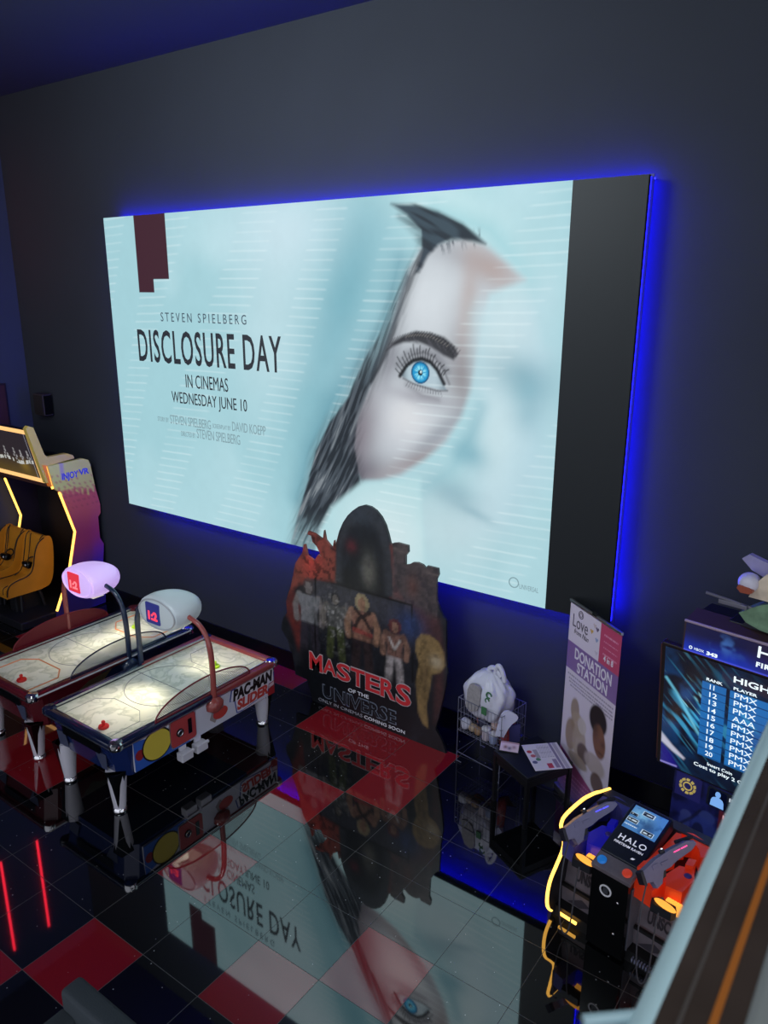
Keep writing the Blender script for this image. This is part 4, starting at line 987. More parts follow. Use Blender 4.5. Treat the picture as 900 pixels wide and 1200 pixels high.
# ------------------------------------------------------------------ donation banner
bang = math.atan2(1.45 - 1.90, 2.30 - 1.66)
ban = empty('pull_up_banner', (1.66, 1.90, 0), 'white and purple pull-up donation banner standing behind the black table', 'banner', bang)
BWd = .782
PUR = L(128, 96, 158); PNK = L(190, 70, 108)
def paint_banner(a, z):
    c = np.tile(L(216, 204, 224), (len(a), 1))
    c = mixc(c, PNK, ((a > .49) & (z > 1.62)) * 1.0)
    c = mixc(c, PUR, ((z > 1.34) & (z < 1.62)) * 1.0)
    for k in range(4): c = mixc(c, L(236, 170, 200), ((np.abs(z - (1.90 - .06 * k)) < .006) & (a > .54) & (a < .74) & (np.mod(a * 41, 1) > .2)) * .7)
    for k in range(4): c = mixc(c, L(120, 110, 140), ((np.abs(z - (1.29 - .035 * k)) < .007) & (a > .03 + .02 * k) & (a < .76) & (np.mod(a * 33 + k * .3, 1) > .18)) * .75)
    # photo: child with a soft toy
    c = mixc(c, L(196, 186, 204), blob(a, z, .4, .75, .5, .5) * .4)
    for cx, cz, rx, rz, cc in ((.20, .98, .07, .12, (150, 128, 110)), (.25, .85, .10, .13, (170, 150, 136)), (.16, .70, .09, .17, (146, 122, 104)), (.30, .70, .11, .18, (168, 150, 138)), (.33, .88, .07, .08, (196, 184, 184)), (.38, .62, .10, .10, (90, 70, 70)), (.30, .50, .16, .06, (160, 140, 130)), (.56, .62, .16, .10, (176, 160, 160)), (.62, .46, .10, .10, (92, 66, 56))):
        c = mixc(c, L(*cc), sstep(.25, .5, blob(a, z, cx, cz, rx, rz)) * .9)
    c = mixc(c, L(40, 30, 32), sstep(.25, .45, blob(a, z, .56, 1.07, .13, .14)) * 1.0)
    c = mixc(c, L(126, 84, 66), sstep(.3, .5, blob(a, z, .60, .88, .10, .17, .2)) * 1.0)
    c = mixc(c, L(80, 48, 40), blob(a, z, .66, .88, .03, .03) * .7)
    c = mixc(c, L(70, 44, 38), blob(a, z, .63, .78, .05, .012) * .7)
    c = mixc(c, L(40, 30, 32), blob(a, z, .53, 1.0, .05, .12) * .6)
    # lower band
    low = 1 - sstep(-.01, .01, z - (.50 - .30 * a))
    c = mixc(c, L(150, 70, 120), low)
    c = mixc(c, PUR, low * sstep(.25, .10, z) if False else low * (1 - sstep(.08, .36, z)))
    for k in range(4): c = mixc(c, L(196, 140, 180), ((np.abs(z - (.30 - .05 * k)) < .006) & (a > .10) & (a < .66) & (np.mod(a * 29 + k * .4, 1) > .2)) * .6)
    return c
pn = picture_grid('printed_panel', picture_mat('banner print', 0, .5), ban, 'xz', 0, BWd, .06, 2.0, .0, 110, 240, paint_banner)
md = pn.modifiers.new('t', 'SOLIDIFY'); md.thickness = .003; md.offset = -1
MB().box(-.005, BWd + .005, -.012, .012, 1.995, 2.025, .005).build('top_rail', STEEL, ban)
MB().box(-.01, BWd + .01, -.045, .045, 0, .08, .015).build('base_cassette', STEEL, ban)
MB().tube([(BWd / 2, .02, .05), (BWd / 2, .015, 2.0)], .01).build('support_pole', STEEL, ban)
MB().box(BWd / 2 - .03, BWd / 2 + .03, -.016, .016, 2.015, 2.04, .004).build('clip', BLACK, ban)
TW = mat('banner white', rgb(226, 218, 234), .5); TG = mat('banner grey', rgb(96, 88, 104), .5)
text('lettering', 'DONATION', (.13, .70, 1.48, 1.59), 'xz', .0005, TW, ban, bold=.02)
text('lettering', 'STATION', (.18, .65, 1.36, 1.465), 'xz', .0005, TW, ban, bold=.02)
text('lettering', 'Love', (.06, .30, 1.78, 1.90), 'xz', .0005, TG, ban)
text('lettering', 'from Nan', (.09, .32, 1.72, 1.77), 'xz', .0005, TG, ban, shear=.3)
MB().ring('xz', .18, 1.93, .001, .035, .004, 16).ring('xz', .18, 1.93, .001, .02, .003, 12).build('swirl', TG, ban)
for a, b, cc in ((.36, 1.85, (200, 160, 90)), (.44, 1.80, (150, 160, 200)), (.44, 1.90, (110, 90, 120)), (.40, 1.92, (200, 180, 190)), (.45, 1.68, (200, 186, 206))):
    MB().prism([(a, b - .025), (a + .025, b + .008), (a + .013, b + .02), (a, b + .01), (a - .013, b + .02), (a - .025, b + .008)], 'xz', 0, .0015).build('heart', mat('heart %d %d' % (cc[0], cc[2]), rgb(*cc), .5), ban)
text('lettering', '4 in 8', (.56, .70, 1.66, 1.715), 'xz', .0005, TW, ban, bold=.02)

# ------------------------------------------------------------------ shooting game: tower with screen, and gun console
HA = (2.287, .308, 0); HR = math.radians(-9)
con = empty('gun_console', HA, 'two-player blaster console with amber light strip in front of the score screen', 'arcade machine', HR)
CW = 1.14
DARK = mat('console charcoal', rgb(30, 31, 38), .4); GREYP = mat('console grey panel', rgb(112, 104, 112), .45, mottle=.3, mscale=14)
prof = [(.04, .05), (-.027, .121), (-.041, .249), (-.013, .37), (.066, .456), (.148, .558), (.155, .632), (.105, .762), (.082, .825), (.12, .866), (.283, .880), (.469, .873), (.834, .756)]
pf = chaikin(prof, 1)
shell = pf + [(.90, .70), (.92, .0), (.08, .0)]
for xa, xb in ((-.012, .018), (CW - .018, CW + .012)):
    sp_ = MB().prism(shell, 'yz', xa, xb).build('side_panel', DARK, con)
    MB().tube([((xa + xb) / 2, a - .006, b + (.008 if a > .1 and b > .8 else 0)) for a, b in chaikin(prof, 2)], .014, 8).build('light_strip', AMBER, sp_, True)
MB().box(.0, CW, .06, .90, 0, .10).build('plinth', BLACK, con)
ft = MB()
for u0, u1 in ((.075, .225),): ft.box(u0, u1, .03, .045, .055, .075)
ft.build('floor_light', AMBER, con)
for u0, u1 in ((.02, .345), (.615, CW - .02)):
    wg = MB().prism([(.15, .09), (.14, .24), (.18, .26), (.23, .56), (.38, .60), (.38, .09)], 'yz', u0, u1).build('wing', GREYP, con)
    MB().box(u0, u1, .135, .16, .235, .262).build('ledge', BLACK, wg)
    M_ = Matrix.Translation((0, .196, .355)) @ Matrix.Rotation(math.radians(-9.5), 4, 'X')
    text('lettering', 'UNSC', (u0 + .09, u0 + .26, -.05, .05), 'xz', .006, mat('stencil dark', rgb(48, 44, 52), .6), wg, M=M_, bold=.03)
    MB().prism([(u0 + .06, .12), (u0 + .18, .20), (u0 + .25, .16), (u0 + .16, .11)], 'xz', 0, .004, off=(0, .146, 0)).build('decal', mat('decal dark', rgb(60, 56, 66), .5), wg)
    vs = MB()
    if u0 > .5:
        for k in range(9): vs.box(u0 + .07 + k * .022, u0 + .08 + k * .022, .03, .06, .045, .075)
        vs.build('vent', mat('vent', rgb(120, 124, 150), .4), wg)
MB().prism([(.0, .02), (-.005, .70), (.05, .735), (.40, .735), (.40, .02)], 'yz', .335, .625).build('center_column', GLOSSBLK, con)
MB().prism([(.05, .09), (.05, .62), (.25, .66), (.25, .09)], 'yz', .625, .632).build('column_side', mat('column side grey', rgb(96, 98, 112), .45, mottle=.35, mscale=12), con)
MB().ring('xz', .455, .55, .008, .042, .006, 28).build('emblem', mat('emblem silver', rgb(170, 172, 180), .4, emit=rgb(170, 172, 180), strength=.3), con, True)
MB().box(.435, .475, -.008, .0, .525, .575).build('coin_slot', mat('slot grey', rgb(60, 62, 68), .4), con)
for a, b in ((.555, .50), (.545, .22)): MB().ball((a, -.004, b), .01, .006, .01, 10, 6).build('lock', CHROME, con)
# button deck and tilted touch display
deckM = Matrix.Translation((0, -.01, .70)) @ Matrix.Rotation(math.radians(18), 4, 'X')
MB().box(.33, .64, -.005, .13, -.01, .035, .006, M=deckM).build('button_deck', GREYP, con)
for a, cc, e in ((.385, (30, 110, 190), .5), (.585, (190, 60, 40), .5)):
    MB().lathe([(.034, .035), (.036, .042), (.028, .055), (0, .058)], (0, 0, 0), 18, M=deckM @ Matrix.Translation((a, .06, 0))).build('start_button', mat('button %d' % cc[0], rgb(*cc), .3, emit=rgb(*cc), strength=e), con, True)
dispM = Matrix.Translation((0, .115, .745)) @ Matrix.Rotation(math.radians(17), 4, 'X')
hd_ = MB().box(.325, .645, 0, .52, -.08, .03, .012, M=dispM).build('display_housing', mat('housing navy', rgb(20, 22, 40), .3), con)
TXT = mat('console white', rgb(214, 214, 226), .4, emit=rgb(210, 212, 230), strength=.55)
def paint_touch(a, b):
    c = np.tile(L(66, 118, 178), (len(a), 1))
    c = mixc(c, L(120, 176, 214), blob(a, b, .44, .42, .08, .06) * .9)
    c = mixc(c, L(40, 84, 140), sstep(.5, .7, fbm(a, b, 18, 3)) * .7)
    c = mixc(c, L(34, 60, 100), blob(a, b, .52, .36, .05, .06) * .8)
    for x0, y0 in ((.48, .455), (.40, .355), (.545, .30), (.385, .41)):
        w, h = (.045, .02) if x0 > .39 else (.03, .012)
        c = mixc(c, L(16, 26, 40), (np.maximum(np.abs(a - x0) / w, np.abs(b - y0) / h) < 1) * 1.0)
        c = mixc(c, L(200, 220, 235), (np.maximum(np.abs(a - x0) / (w * .75), np.abs(b - y0) / (h * .3)) < 1) * sstep(.3, .5, vnoise(a, b, 150, 2)) * .9)
        rim_ = np.maximum(np.abs(a - x0) / w, np.abs(b - y0) / h); c = mixc(c, L(190, 215, 235), ((rim_ > .9) & (rim_ < 1.06)) * .8)
    c = mixc(c, L(200, 220, 235), ((np.abs(b - .305) < .006) & (a > .36) & (a < .46) & (np.mod(a * 120, 1) > .3)) * .9)
    return c
picture_grid('touch_screen', picture_mat('touch screen', 1.0, .2), hd_, 'xy', .355, .62, .265, .495, .032, 80, 70, paint_touch, M=dispM)
text('lettering', 'HALO', (.385, .60, .155, .205), 'xy', .031, TXT, hd_, M=dispM, bold=.01, spacing=1.2)
text('lettering', 'FIRETEAM RAVEN', (.375, .60, .115, .135), 'xy', .031, TXT, hd_, M=dispM, bold=.01)
o = MB().prism([(.545, .045), (.565, .045), (.575, .06), (.555, .06)], 'xy', .031, .033).build('maker_mark', TXT, hd_); o.data.transform(dispM)
# gun bays, one blue and one orange
BAYB = mat('bay blue', rgb(44, 44, 150), .3, emit=rgb(20, 20, 255), strength=.16, coat=.4)
BAYD = mat('bay indigo', rgb(74, 76, 150), .4, coat=.3)
BAYO = mat('bay orange', rgb(206, 62, 30), .35, coat=.4, emit=rgb(220, 50, 20), strength=.22)
BAYO2 = mat('bay orange deep', rgb(176, 58, 34), .4)
GUNM = mat('blaster grey', rgb(122, 118, 150), .4, mottle=.12, mscale=30)
GUND = mat('blaster dark', rgb(34, 32, 44), .45)
AMBP = mat('amber lens', rgb(240, 150, 40), .4, emit=(1, .42, .06, 1), strength=1.1)
MB().prism([(.30, .58), (.30, .66), (.86, .62), (.86, .2), (.30, .2)], 'yz', .02, CW - .02).build('deck', DARK, con)
MB().prism([(.66, .60), (.68, .80), (.83, .76), (.90, .70), (.90, .30), (.66, .3)], 'yz', .02, CW - .02).build('back_ridge', mat('ridge grey', rgb(58, 58, 72), .45, mottle=.4, mscale=16), con)
for side, u0, b1_, b2_, lab in ((0, .03, BAYB, BAYD, 'grey toy blaster with blue lights in the blue bay of the console'), (1, .655, BAYO, BAYO2, 'grey toy blaster with pink lights in the orange bay of the console')):
    by = MB()
    for pts in ([(u0, .30), (u0 + .06, .30), (u0 + .05, .52), (u0 + .10, .60), (u0 + .06, .68), (u0, .66)],
                [(u0 + .06, .62), (u0 + .13, .66), (u0 + .20, .60), (u0 + .25, .52), (u0 + .28, .60), (u0 + .26, .70), (u0 + .10, .74), (u0 + .02, .70)]):
        by.prism(pts, 'xy', .60, .79)
    bo = by.build('bay_frame', b2_ if side == 0 else b1_, con)
    bw_ = MB().prism([(u0 + .17, .14), (u0 + .28, .16), (u0 + .29, .34), (u0 + .24, .44), (u0 + .15, .40), (u0 + .12, .25)], 'xy', .58, .735).prism([(u0 + .19, .40), (u0 + .24, .42), (u0 + .23, .50), (u0 + .18, .48)], 'xy', .58, .77).build('bay_block', b1_, con)
    MB().ball((u0 + .24, .34, .737), .028, .028, .012, 12, 6).build('bay_knob', mat('knob violet', rgb(70, 60, 150), .3), bw_)
    lip = MB().prism([(u0 + (.0 if side == 0 else -.03), .08), (u0 + .11, .06), (u0 + .14, .25), (u0 + .10, .30), (u0, .30)], 'xy', .56, .70).build('bay_lip', b2_ if side == 0 else b1_, con)
    if side == 1:
        MB().prism([(u0 - .03, .10), (u0 + .03, .12), (u0 + .06, .34), (u0 + .10, .44), (u0 + .05, .50), (u0 - .02, .36)], 'xy', .62, .80).build('bay_cheek', BAYO, con)
    ll = MB().prism(rrect(u0 + .13, u0 + .27, .028, .058, .012), 'xy', .60, .655)
    MB().prism([(u0 + .135, -.0), (u0 + .28, .01), (u0 + .30, .05), (u0 + .27, .10), (u0 + .15, .09), (u0 + .12, .05)], 'xy', .59, .66).build('tray', DARK, con)
    lens = MB().ball((0, 0, 0), .085, .03, .016, 20, 8, M=Matrix.Rotation(math.radians(-8), 4, 'Z')); ln_ = lens.build('amber_lens', AMBP, con, True)
    ln_.location = (u0 + .225, .03, .675)
    ch_ = MB()
    for k in range(5): ch_.prism([(u0 + .20 + k * .02, .10), (u0 + .21 + k * .02, .10), (u0 + .225 + k * .02, .125), (u0 + .215 + k * .02, .125)], 'xy', .665, .672)
    ch_.box(u0 + .20, u0 + .31, .09, .13, .58, .6655).build('chevron_light', AMBP, con)
    # blaster: a thing of its own
    gx, gy, gz = u0 + .125, .17, .83
    gl = Vector((gx, gy, gz)); wl = Matrix.Translation(HA) @ Matrix.Rotation(HR, 4, 'Z') @ gl
    g = empty('toy_blaster', wl, lab, 'toy gun', HR + math.radians(-4), group='blasters on the console'); g.rotation_euler = (math.radians(4), math.radians(-34), HR + math.radians(-20))
    side_p = [(-.20, .02), (-.19, .055), (-.05, .085), (.10, .10), (.26, .105), (.33, .085), (.34, .055), (.28, .03), (.12, .02), (.06, -.005), (-.02, .0), (-.06, -.075), (-.12, -.09), (-.13, -.03), (-.19, -.03)]
    body = MB().prism(side_p, 'yz', -.026, .026)
    bmesh.ops.bevel(body.bm, geom=body.bm.edges[:], offset=.005, segments=1, affect='EDGES')
    gb = body.build('gun_body', GUNM, g)
    MB().prism([(-.215, -.03), (-.19, -.04), (-.185, .06), (-.21, .05)], 'yz', -.03, .03).build('butt_pad', GUND, g)
    MB().prism([(-.05, .0), (.02, .0), (.02, -.01), (.0, -.05), (-.05, -.055)], 'yz', -.006, .006).build('trigger_guard', GUND, g)
    MB().box(-.012, .012, .02, .06, .095, .12, .004).build('sight', GUND, g)
    MB().ball((0, .05, .118), .008, .008, .008, 8, 6).build('sight_lamp', glow('sight white', (.8, .9, 1, 1), 2.0), g)
    lt = MB()
    for y0, y1 in ((.12, .18), (.19, .25)): lt.box(.027, .0295, y0, y1, .072, .078)
    lt.build('side_light', glow('blaster blue light', (.06, .06, 1, 1), 2.5) if side == 0 else glow('blaster pink light', (1, .06, .25, 1), 2.0), g)
    MB().box(.026, .031, -.02, .05, .035, .05).box(.026, .031, -.10, -.05, .03, .06).build('side_plate', mat('plate pale', rgb(120, 116, 150), .4), g)
    MB().tube([(-.022, .20, .115), (-.022, .36, .095)], .014, 8).build('barrel', GUND, g)
    cb = chaikin([(-.05, -.13, -.07), (-.02, -.25, -.2), (.0, -.30, -.50), (.02, -.27, -.78), (.06, -.24, -.80), (.09, -.25, -.60), (.08, -.22, -.30), (.06, -.10, -.14)], 3); gi = (Matrix.Rotation(math.radians(6), 3, 'X').transposed() if False else Euler((math.radians(4), math.radians(-34), math.radians(-20))).to_matrix().transposed()); cb = [tuple(gi @ Vector(p)) for p in cb]
    MB().tube(cb, .006, 6).build('tether_cable', CABLE, g)

tw = empty('score_screen_tower', HA, 'dark arcade tower with a blue high score screen and lit header, behind the blaster console', 'arcade machine', HR)
U0, U1 = .18, 2.16
MB().box(.34, 2.02, 1.37, 1.62, 0, 2.30, .01).build('cabinet', mat('tower black', rgb(16, 17, 24), .4), tw)
MB().box(.30, 2.06, .92, 1.37, 0, .07, .01).build('floor_plate', BLACK, tw)
th = math.atan2(.15, 1.12)
TM = Matrix.Translation((0, 1.35, .86)) @ Matrix.Rotation(th, 4, 'X')
MH = 1.15
mo = MB().box(U0 - .035, U1 + .035, .004, .06, -.02, MH + .03, .01, M=TM).build('monitor', mat('monitor brown black', rgb(34, 24, 26), .35), tw)
MB().box(U0 - .05, U0 - .03, .02, .12, .0, MH, .006, M=TM).build('monitor_edge', mat('edge brown light', rgb(88, 52, 46), .35), mo)  # brown light on the bezel side is put into its colour
def paint_score(a, b):
    u = a - U0; v = b
    c = np.tile(L(10, 16, 34), (len(a), 1))
    n = fbm(u, v, 5, 13)
    d = u * .70 + v * .72                                   # diagonal streaks
    e = u * .72 - v * .70
    c = mixc(c, L(14, 66, 122), sstep(.42, .7, n) * blob(u, v, .25, .65, .42, .42) * 1.0)
    st = sstep(.62, .9, vnoise(d, e * .12, 40, 17)) * blob(u, v, .28, .62, .30, .42)
    c = mixc(c, L(64, 168, 214), st * .9)
    c = mixc(c, L(150, 225, 245), sstep(.80, .95, vnoise(d, e * .10, 60, 19)) * blob(u, v, .25, .6, .22, .35) * .9)
    c = mixc(c, L(110, 200, 230), stroke(u, v, [(.02, .86), (.12, .74), (.30, .45), (.44, .30)], .012, .012) * .7)
    c = mixc(c, L(8, 12, 24), blob(u, v, .30, 1.0, .18, .14) * .9)
    tab = ((v > .235) & (v < .95)) * 1.0
    col1 = ((u > .315) & (u < .50)) * tab; col2 = ((u > .53) & (u < 1.7)) * tab
    c = mixc(c, L(30, 104, 176), col1 * .9); c = mixc(c, L(34, 112, 186), col2 * .9)
    c = mixc(c, L(60, 160, 214), col2 * sstep(.6, .9, vnoise(d, e * .2, 22, 23)) * .6)
    c = mixc(c, L(48, 24, 70), col2 * blob(u, v, .78, .55, .12, .2) * .35)
    for k in range(11): c = mixc(c, L(12, 40, 84), np.maximum(col1, col2) * (np.abs(v - (.95 - k * .0705)) < .004) * .85)
    c = mixc(c, L(60, 44, 50), ((u > .46) & (u < 1.6) & (v > .985) & (v < 1.1)) * blob(u, v, .9, 1.04, .6, .06) * .5)
    c = mixc(c, L(30, 20, 120), inpoly(u, v, [(0, 0), (.16, .02), (.10, .13), (0, .22)], .03) * .95)
    c = mixc(c, L(190, 190, 210), inpoly(u, v, [(0, .22), (.10, .16), (.20, .12), (.21, .14), (.10, .22), (0, .31)], .015) * .9)
    c = mixc(c, L(150, 140, 220), stroke(u, v, [(0, .01), (.14, .02)], .008, .008) * .8)
    return c
picture_grid('display', picture_mat('score screen', 1.0, .25), mo, 'xz', U0, U1, 0, MH, .0, 420, 240, paint_score, M=TM)
SCW = glow('score white', (.80, .92, 1.0, 1), 1.15)
def tt(s, u0, u1, v0, v1, **k): return text('lettering', s, (U0 + u0, U0 + u1, v0, v1), 'xz', .001, SCW, mo, M=TM, depth=.001, **k)
tt('HIGH SCORES', .55, 1.25, 1.03, 1.085, bold=.02)
tt('RANK', .345, .47, .965, .99, bold=.02); tt('PLAYER', .555, .73, .965, .99, bold=.02); tt('SCORE', 1.2, 1.36, .965, .99, bold=.02)
names = ['PMX', 'PMX', 'PMX', 'AAA', 'PMX', 'PMX', 'PMX', 'PMX', 'PMX', 'PMX']
for k in range(10):
    z0 = .95 - (k + 1) * .0705 + .013
    tt(str(11 + k), .375, .41 if k == 0 else .435, z0, z0 + .045, bold=.01)
    tt(names[k], .565, .735, z0, z0 + .047, bold=.0)
tt('Insert Coin', .40, .60, .165, .195, bold=.01)
tt('Cost to play 2 Coins', .29, .78, .105, .15, bold=.01)
# header
hd2 = MB().prism([(1.36, 2.02), (1.155, 2.035), (1.15, 2.29), (1.36, 2.33)], 'yz', .33, 2.03).build('header', mat('header shell', rgb(66, 48, 52), .4), tw)
def paint_head(a, b):
    c = np.tile(L(16, 16, 62), (len(a), 1))
    t = (b - 2.05) / .23
    c = mixc(c, L(26, 60, 210), (1 - sstep(-.1, .75, t)) * (.4 + .6 * fbm(a, b, 6, 7)))
    c = mixc(c, L(70, 120, 200), sstep(.55, .8, fbm(a, b, 9, 8)) * blob(a, b, .62, 2.18, .16, .07) * .7)
    c = mixc(c, L(40, 26, 50), sstep(.75, 1.0, a) * .6)
    c = mixc(c, L(80, 90, 240), (1 - sstep(0, .05, t)) * .8)
    return c
picture_grid('header_print', picture_mat('header print', .9, .25), hd2, 'xz', .345, 2.015, 2.045, 2.275, -1.148, 200, 40, paint_head)
MB().box(.33, 2.03, 1.14, 1.16, 2.28, 2.30, .004).build('header_trim', mat('trim mauve', rgb(170, 150, 175), .35, .3), hd2)
text('lettering', 'HALO', (.89, 1.47, 2.17, 2.262), 'xz', -1.147, SCW, hd2, depth=.001, spacing=1.6, bold=.01)
text('lettering', 'FIRETEAM RAVEN', (.89, 1.47, 2.095, 2.135), 'xz', -1.147, SCW, hd2, depth=.001, bold=.04, spacing=1.2)
text('lettering', 'XBOX', (.425, .505, 2.07, 2.09), 'xz', -1.147, SCW, hd2, depth=.001)
MB().ring('xz', .40, 2.082, -1.146, .011, .003, 14).build('emblem', SCW, hd2)
text('lettering', '343', (.525, .61, 2.062, 2.092), 'xz', -1.147, SCW, hd2, depth=.001, bold=.05)
# lower tower artwork and controls
def paint_low(a, b):
    c = np.tile(L(14, 16, 58), (len(a), 1))
    c = mixc(c, L(30, 36, 110), sstep(.4, .7, fbm(a, b, 8, 27)) * .7)
    for cx, cz, rx, rz, cc in ((.62, .52, .07, .06, (48, 62, 130)), (.60, .42, .10, .09, (40, 54, 128)), (.68, .38, .06, .08, (34, 46, 112)), (.45, .46, .05, .05, (54, 64, 128)), (.44, .38, .05, .08, (44, 54, 120)), (.56, .36, .05, .08, (16, 18, 44))):
        c = mixc(c, L(*cc), sstep(.25, .5, blob(a, b, cx, cz, rx, rz)) * .8)
    c = mixc(c, L(20, 22, 50), stroke(a, b, [(.40, .34), (.50, .46), (.56, .56)], .012, .01) * .8)
    c = mixc(c, L(96, 30, 40), ((a > .71) & (a < 1.1) & (b > .42) & (b < .645)) * (.7 + .3 * fbm(a, b, 20, 3)))
    c = mixc(c, L(44, 44, 120), ((a > .33) & (a < .545) & (b > .62) & (b < .835)) * .8)
    return c
picture_grid('lower_artwork', picture_mat('tower art', .42, .3), tw, 'xz', .31, 2.03, .10, .845, -1.362, 220, 110, paint_low)
gear = MB()
for k in range(10):
    a = 2 * PI * k / 10
    gear.ring('xz', .435, .735, -1.356, .062, .011, 8, a + .12, a + .5)
gear.ring('xz', .435, .735, -1.356, .035, .006, 18)
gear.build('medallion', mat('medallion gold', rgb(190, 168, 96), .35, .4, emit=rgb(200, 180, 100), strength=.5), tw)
MB().prism(rrect(.60, 1.15, .655, .83, .02), 'xz', -1.361, -1.352).build('info_panel', mat('info grey', rgb(44, 50, 66), .4), tw)
MB().prism(rrect(.62, .76, .665, .82, .015), 'xz', -1.352, -1.348).build('info_tile', mat('tile navy', rgb(16, 24, 60), .3), tw)
MB().disc('xz', .69, .785, -1.348, -1.345, .022, .027, 18).prism(chaikin([(.635, .67), (.64, .74), (.675, .76), (.705, .76), (.74, .74), (.745, .67)], 1), 'xz', -1.348, -1.345).build('bust_icon', glow('icon blue', tuple(L(120, 170, 235)) + (1,), 1.0), tw)
PW = glow('panel white', (.75, .80, .9, 1), .9)
text('lettering', 'IN SOLO', (.78, 1.02, .765, .80), 'xz', -1.350, PW, tw, bold=.02)
text('lettering', 'THE F', (.80, .96, .70, .73), 'xz', -1.350, PW, tw, bold=.02)
text('lettering', 'MARCUS', (.745, 1.0, .575, .615), 'xz', -1.360, glow('panel pink', tuple(L(235, 170, 180)) + (1,), 1.0), tw, bold=.02)
text('lettering', 'HUDSON', (.745, .98, .53, .565), 'xz', -1.360, MATS['panel pink'], tw, bold=.015)
MB().box(.76, 1.0, 1.356, 1.361, .63, .638).build('rule', MATS['panel pink'], tw)
# topper: plain armour-like sculpture
tp = empty('topper_sculpture', tuple(Matrix.Translation(HA) @ Matrix.Rotation(HR, 4, 'Z') @ Vector((1.1, 1.40, 2.30))), 'grey, lilac and green sculpted topper with a long barrel standing on the score tower', 'sculpture', HR)
tx = 1.1
def tpt(u, z): return (u - tx, z - 2.30)
MB().box(-.5, .5, -.10, .10, 0, .03, .01).build('base', BLACK, tp)
MB().prism([tpt(.64, 2.84), (.69 - tx, .585), (.84 - tx, .545), (.92 - tx, .50), (.92 - tx, .42), (.80 - tx, .44), (.72 - tx, .47)], 'xz', .06, .11).build('wing_plate', mat('plate lilac', rgb(146, 140, 178), .35, mottle=.3, mscale=14), tp)
MB().ball((.745 - tx, -.20, .405), .075, .08, .07, 20, 14, power=.9).build('dome', mat('dome pale', rgb(200, 196, 210), .3, mottle=.2, mscale=20), tp, True)
MB().prism(chaikin([(.69 - tx, .37), (.70 - tx, .40), (.80 - tx, .385), (.80 - tx, .345), (.72 - tx, .34)], 1), 'xz', .24, .285).build('dome_band', mat('band rust', rgb(150, 72, 50), .3), tp)
MB().prism([(.76 - tx, .30), (.80 - tx, .42), (.86 - tx, .50), (1.0 - tx, .52), (1.0 - tx, .30)], 'xz', .02, .22).build('chest_block', mat('block cream', rgb(206, 190, 170), .5, mottle=.4, mscale=12), tp)
MB().tube([(.46 - tx, -.24, .255), (.62 - tx, -.22, .235), (.82 - tx, -.18, .20)], .012, 10).tube([(.50 - tx, -.20, .24), (.66 - tx, -.19, .215), (.82 - tx, -.16, .185)], .007, 8).box(.40 - tx + .15, .60 - tx + .16, -.225, -.195, .19, .225, .006).build('barrel', mat('barrel grey', rgb(110, 108, 120), .35, .4), tp)
MB().prism(chaikin([(.70 - tx, .15), (.78 - tx, .21), (.86 - tx, .26), (1.05 - tx, .34), (1.15 - tx, .25), (1.1 - tx, .06), (.9 - tx, .05), (.76 - tx, .09)], 1), 'xz', .05, .20).build('green_plate', mat('plate green', rgb(110, 140, 112), .35, mottle=.55, mscale=16), tp)
MB().prism([(.70 - tx, .02), (1.15 - tx, .02), (1.1 - tx, .14), (.80 - tx, .15)], 'xz', -.04, .12).build('plinth_rock', mat('rock dark', rgb(30, 32, 44), .6, mottle=.4, mscale=14), tp)

# ------------------------------------------------------------------ grey armchair at the lower left
ac = empty('tub_armchair', (.53, -2.576, 0), 'dark grey upholstered armchair cut off by the lower left edge of the photo', 'chair')
GREYU = mat('grey upholstery', rgb(62, 70, 76), .8, bump=.3, bscale=120)
MB().box(0, .80, -.14, 0, .12, .83, .03, 4).build('backrest', GREYU, ac, True)
MB().box(0, .14, -.80, -.12, .12, .70, .03, 4).build('armrest', GREYU, ac, True)
MB().box(.66, .80, -.80, -.12, .12, .70, .03, 4).build('armrest', GREYU, ac, True)
MB().box(.13, .67, -.80, -.13, .12, .44, .04, 4).build('seat', mat('grey seat dark', rgb(44, 48, 54), .8), ac, True)
for a in (.07, .73):
    for b in (-.07, -.73): MB().lathe([(.02, 0), (.028, .13)], (a, b, 0), 12).build('leg', BLACK, ac)

# ------------------------------------------------------------------ balcony edge with handrail
struct(MB().box(4.03, 6.6, -8.2, -.6, 2.86, 3.06).build('balcony_slab', mat('slab grey', rgb(60, 60, 66), .7)))  # balcony floor slab carrying the railing, out of sight below the cap
rl = empty('balcony_railing', (4.08, -4.0, 3.06), 'wide dark glossy balcony handrail with steel edge made pale by screen reflection in the lower right foreground', 'railing')
ZR = .95
MB().box(-.085, .02, -3.9, 3.2, ZR - .045, ZR, .004).build('cap', mat('cap brown gloss', rgb(62, 52, 46), .22, coat=.4, mottle=.5, mscale=7), rl)
prf = [(-.079 + .0155 * math.cos(t), ZR - .012 + .015 * math.sin(t)) for t in [2 * PI * k / 12 for k in range(12)]]
MB().prism([(a, b) for a, b in prf], 'xz', -3.2, 3.9).build('steel_edge', mat('edge steel screen reflection', (.44, .62, .65, 1), .3, coat=.3), rl, True)  # pale cyan of the reflected screen is put into the base colour
MB().box(.006, .10, -3.9, 3.2, ZR - .05, ZR + .004, .012, 3).build('outer_trim', mat('trim pale', rgb(128, 132, 130), .4), rl)
MB().box(-.022, -.014, -3.9, 3.2, ZR, ZR + .0015).build('reflection_line', mat('painted orange reflection', rgb(190, 112, 48), .35, .3), rl)  # orange line painted in for a lamp's reflection on the glossy cap
MB().box(-.05, -.046, -3.9, 3.2, ZR, ZR + .0012).build('groove_line', mat('groove grey', rgb(78, 72, 68), .4), rl)
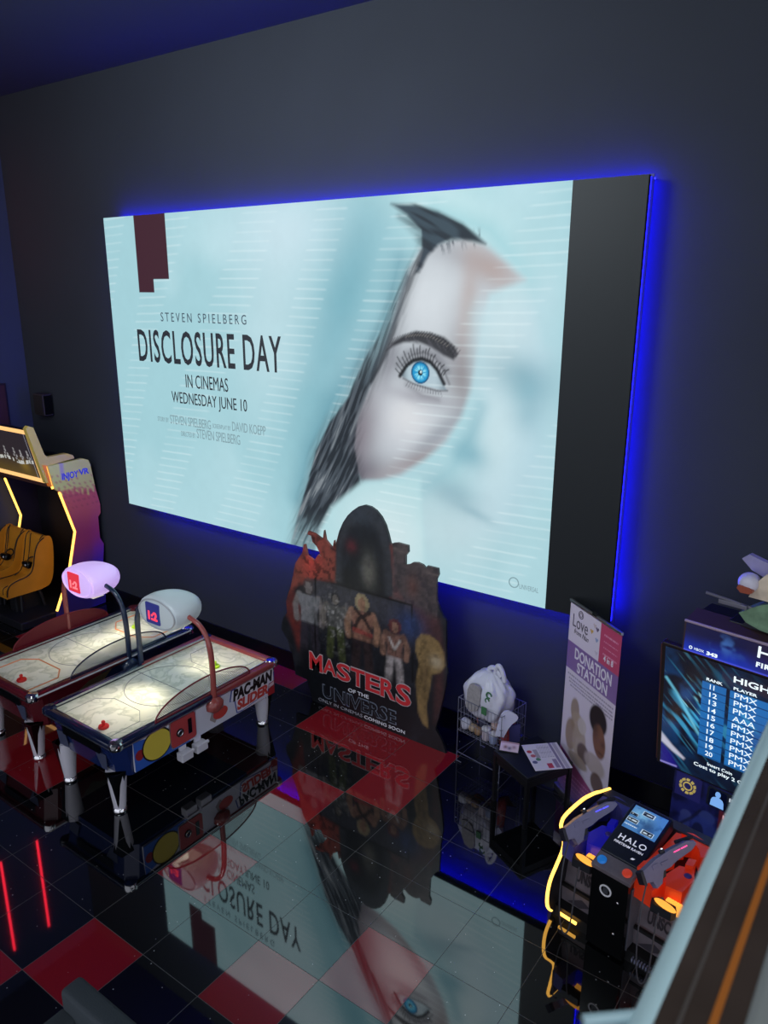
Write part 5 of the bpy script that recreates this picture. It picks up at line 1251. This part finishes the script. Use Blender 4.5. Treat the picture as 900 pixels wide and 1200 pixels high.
MB().box(.0, .015, -3.8, 3.1, .05, ZR - .05).build('glass_panel', mat('rail glass', (.9, .95, .95, 1), .02, trans=1.0, ior=1.45), rl)
for y in (-3.5, -1.2, 1.1, 3.0): MB().box(-.012, .03, y - .03, y + .03, 0, ZR - .04).build('post', STEEL, rl)
MB().tube(chaikin([(-.134, .155, ZR - .01), (-.115, .172, ZR - .01), (-.085, .199, ZR - .01)], 1), .0075, 10).build('bracket', mat('bracket steel', (.34, .50, .54, 1), .3), rl, True)

# ------------------------------------------------------------------ light
wd = bpy.data.worlds.new('world'); sc.world = wd; wd.use_nodes = True
bg = wd.node_tree.nodes['Background']; bg.inputs['Color'].default_value = (.84, .88, 1.0, 1); bg.inputs['Strength'].default_value = 1.0
def area(name, loc, target, size, power, color, sy=None):
    d = bpy.data.lights.new(name, 'AREA'); d.energy = power; d.color = color; d.size = size
    if sy: d.shape = 'RECTANGLE'; d.size_y = sy
    o = bpy.data.objects.new(name, d); COL.objects.link(o); o.location = loc
    o.rotation_euler = (Vector(target) - Vector(loc)).to_track_quat('-Z', 'Y').to_euler(); return o
def spot(name, loc, target, power, color, angle, blend=1.0, r=.10):
    d = bpy.data.lights.new(name, 'SPOT'); d.energy = power; d.color = color; d.spot_size = math.radians(angle); d.spot_blend = blend; d.shadow_soft_size = r
    o = bpy.data.objects.new(name, d); COL.objects.link(o); o.location = loc
    o.rotation_euler = (Vector(target) - Vector(loc)).to_track_quat('-Z', 'Y').to_euler(); return o
area('wall_fill_light', (-1.2, -3.6, 7.1), (-1.6, 2.2, 5.6), 2.5, 210, (.84, .95, 1.0), 1.5).data.spread = math.radians(110)  # unseen fill, added and narrowed to brighten the upper back wall
area('rail_fill_light', (4.9, -4.4, 7.25), (4.3, -3.2, 0), 1.4, 62, (.88, .95, 1.0), 1.0)  # unseen lamp added above the balcony to brighten the rail
for (x, y, z), near_f in ((TA, 1), (TBL, 0)):
    warm = (1, .92, .72)
    spot('table_lamp', (x, y - .03, 1.385), (x, y - .52, .77), 40 if near_f else 8, warm, 80)
    spot('table_lamp', (x, y + .2, 1.385), (x, y + .78, .77), 30, warm, 80)
    if not near_f: spot('table_lamp', (x, y + .1, 1.385), (x, y + .12, .77), 16, warm, 84)
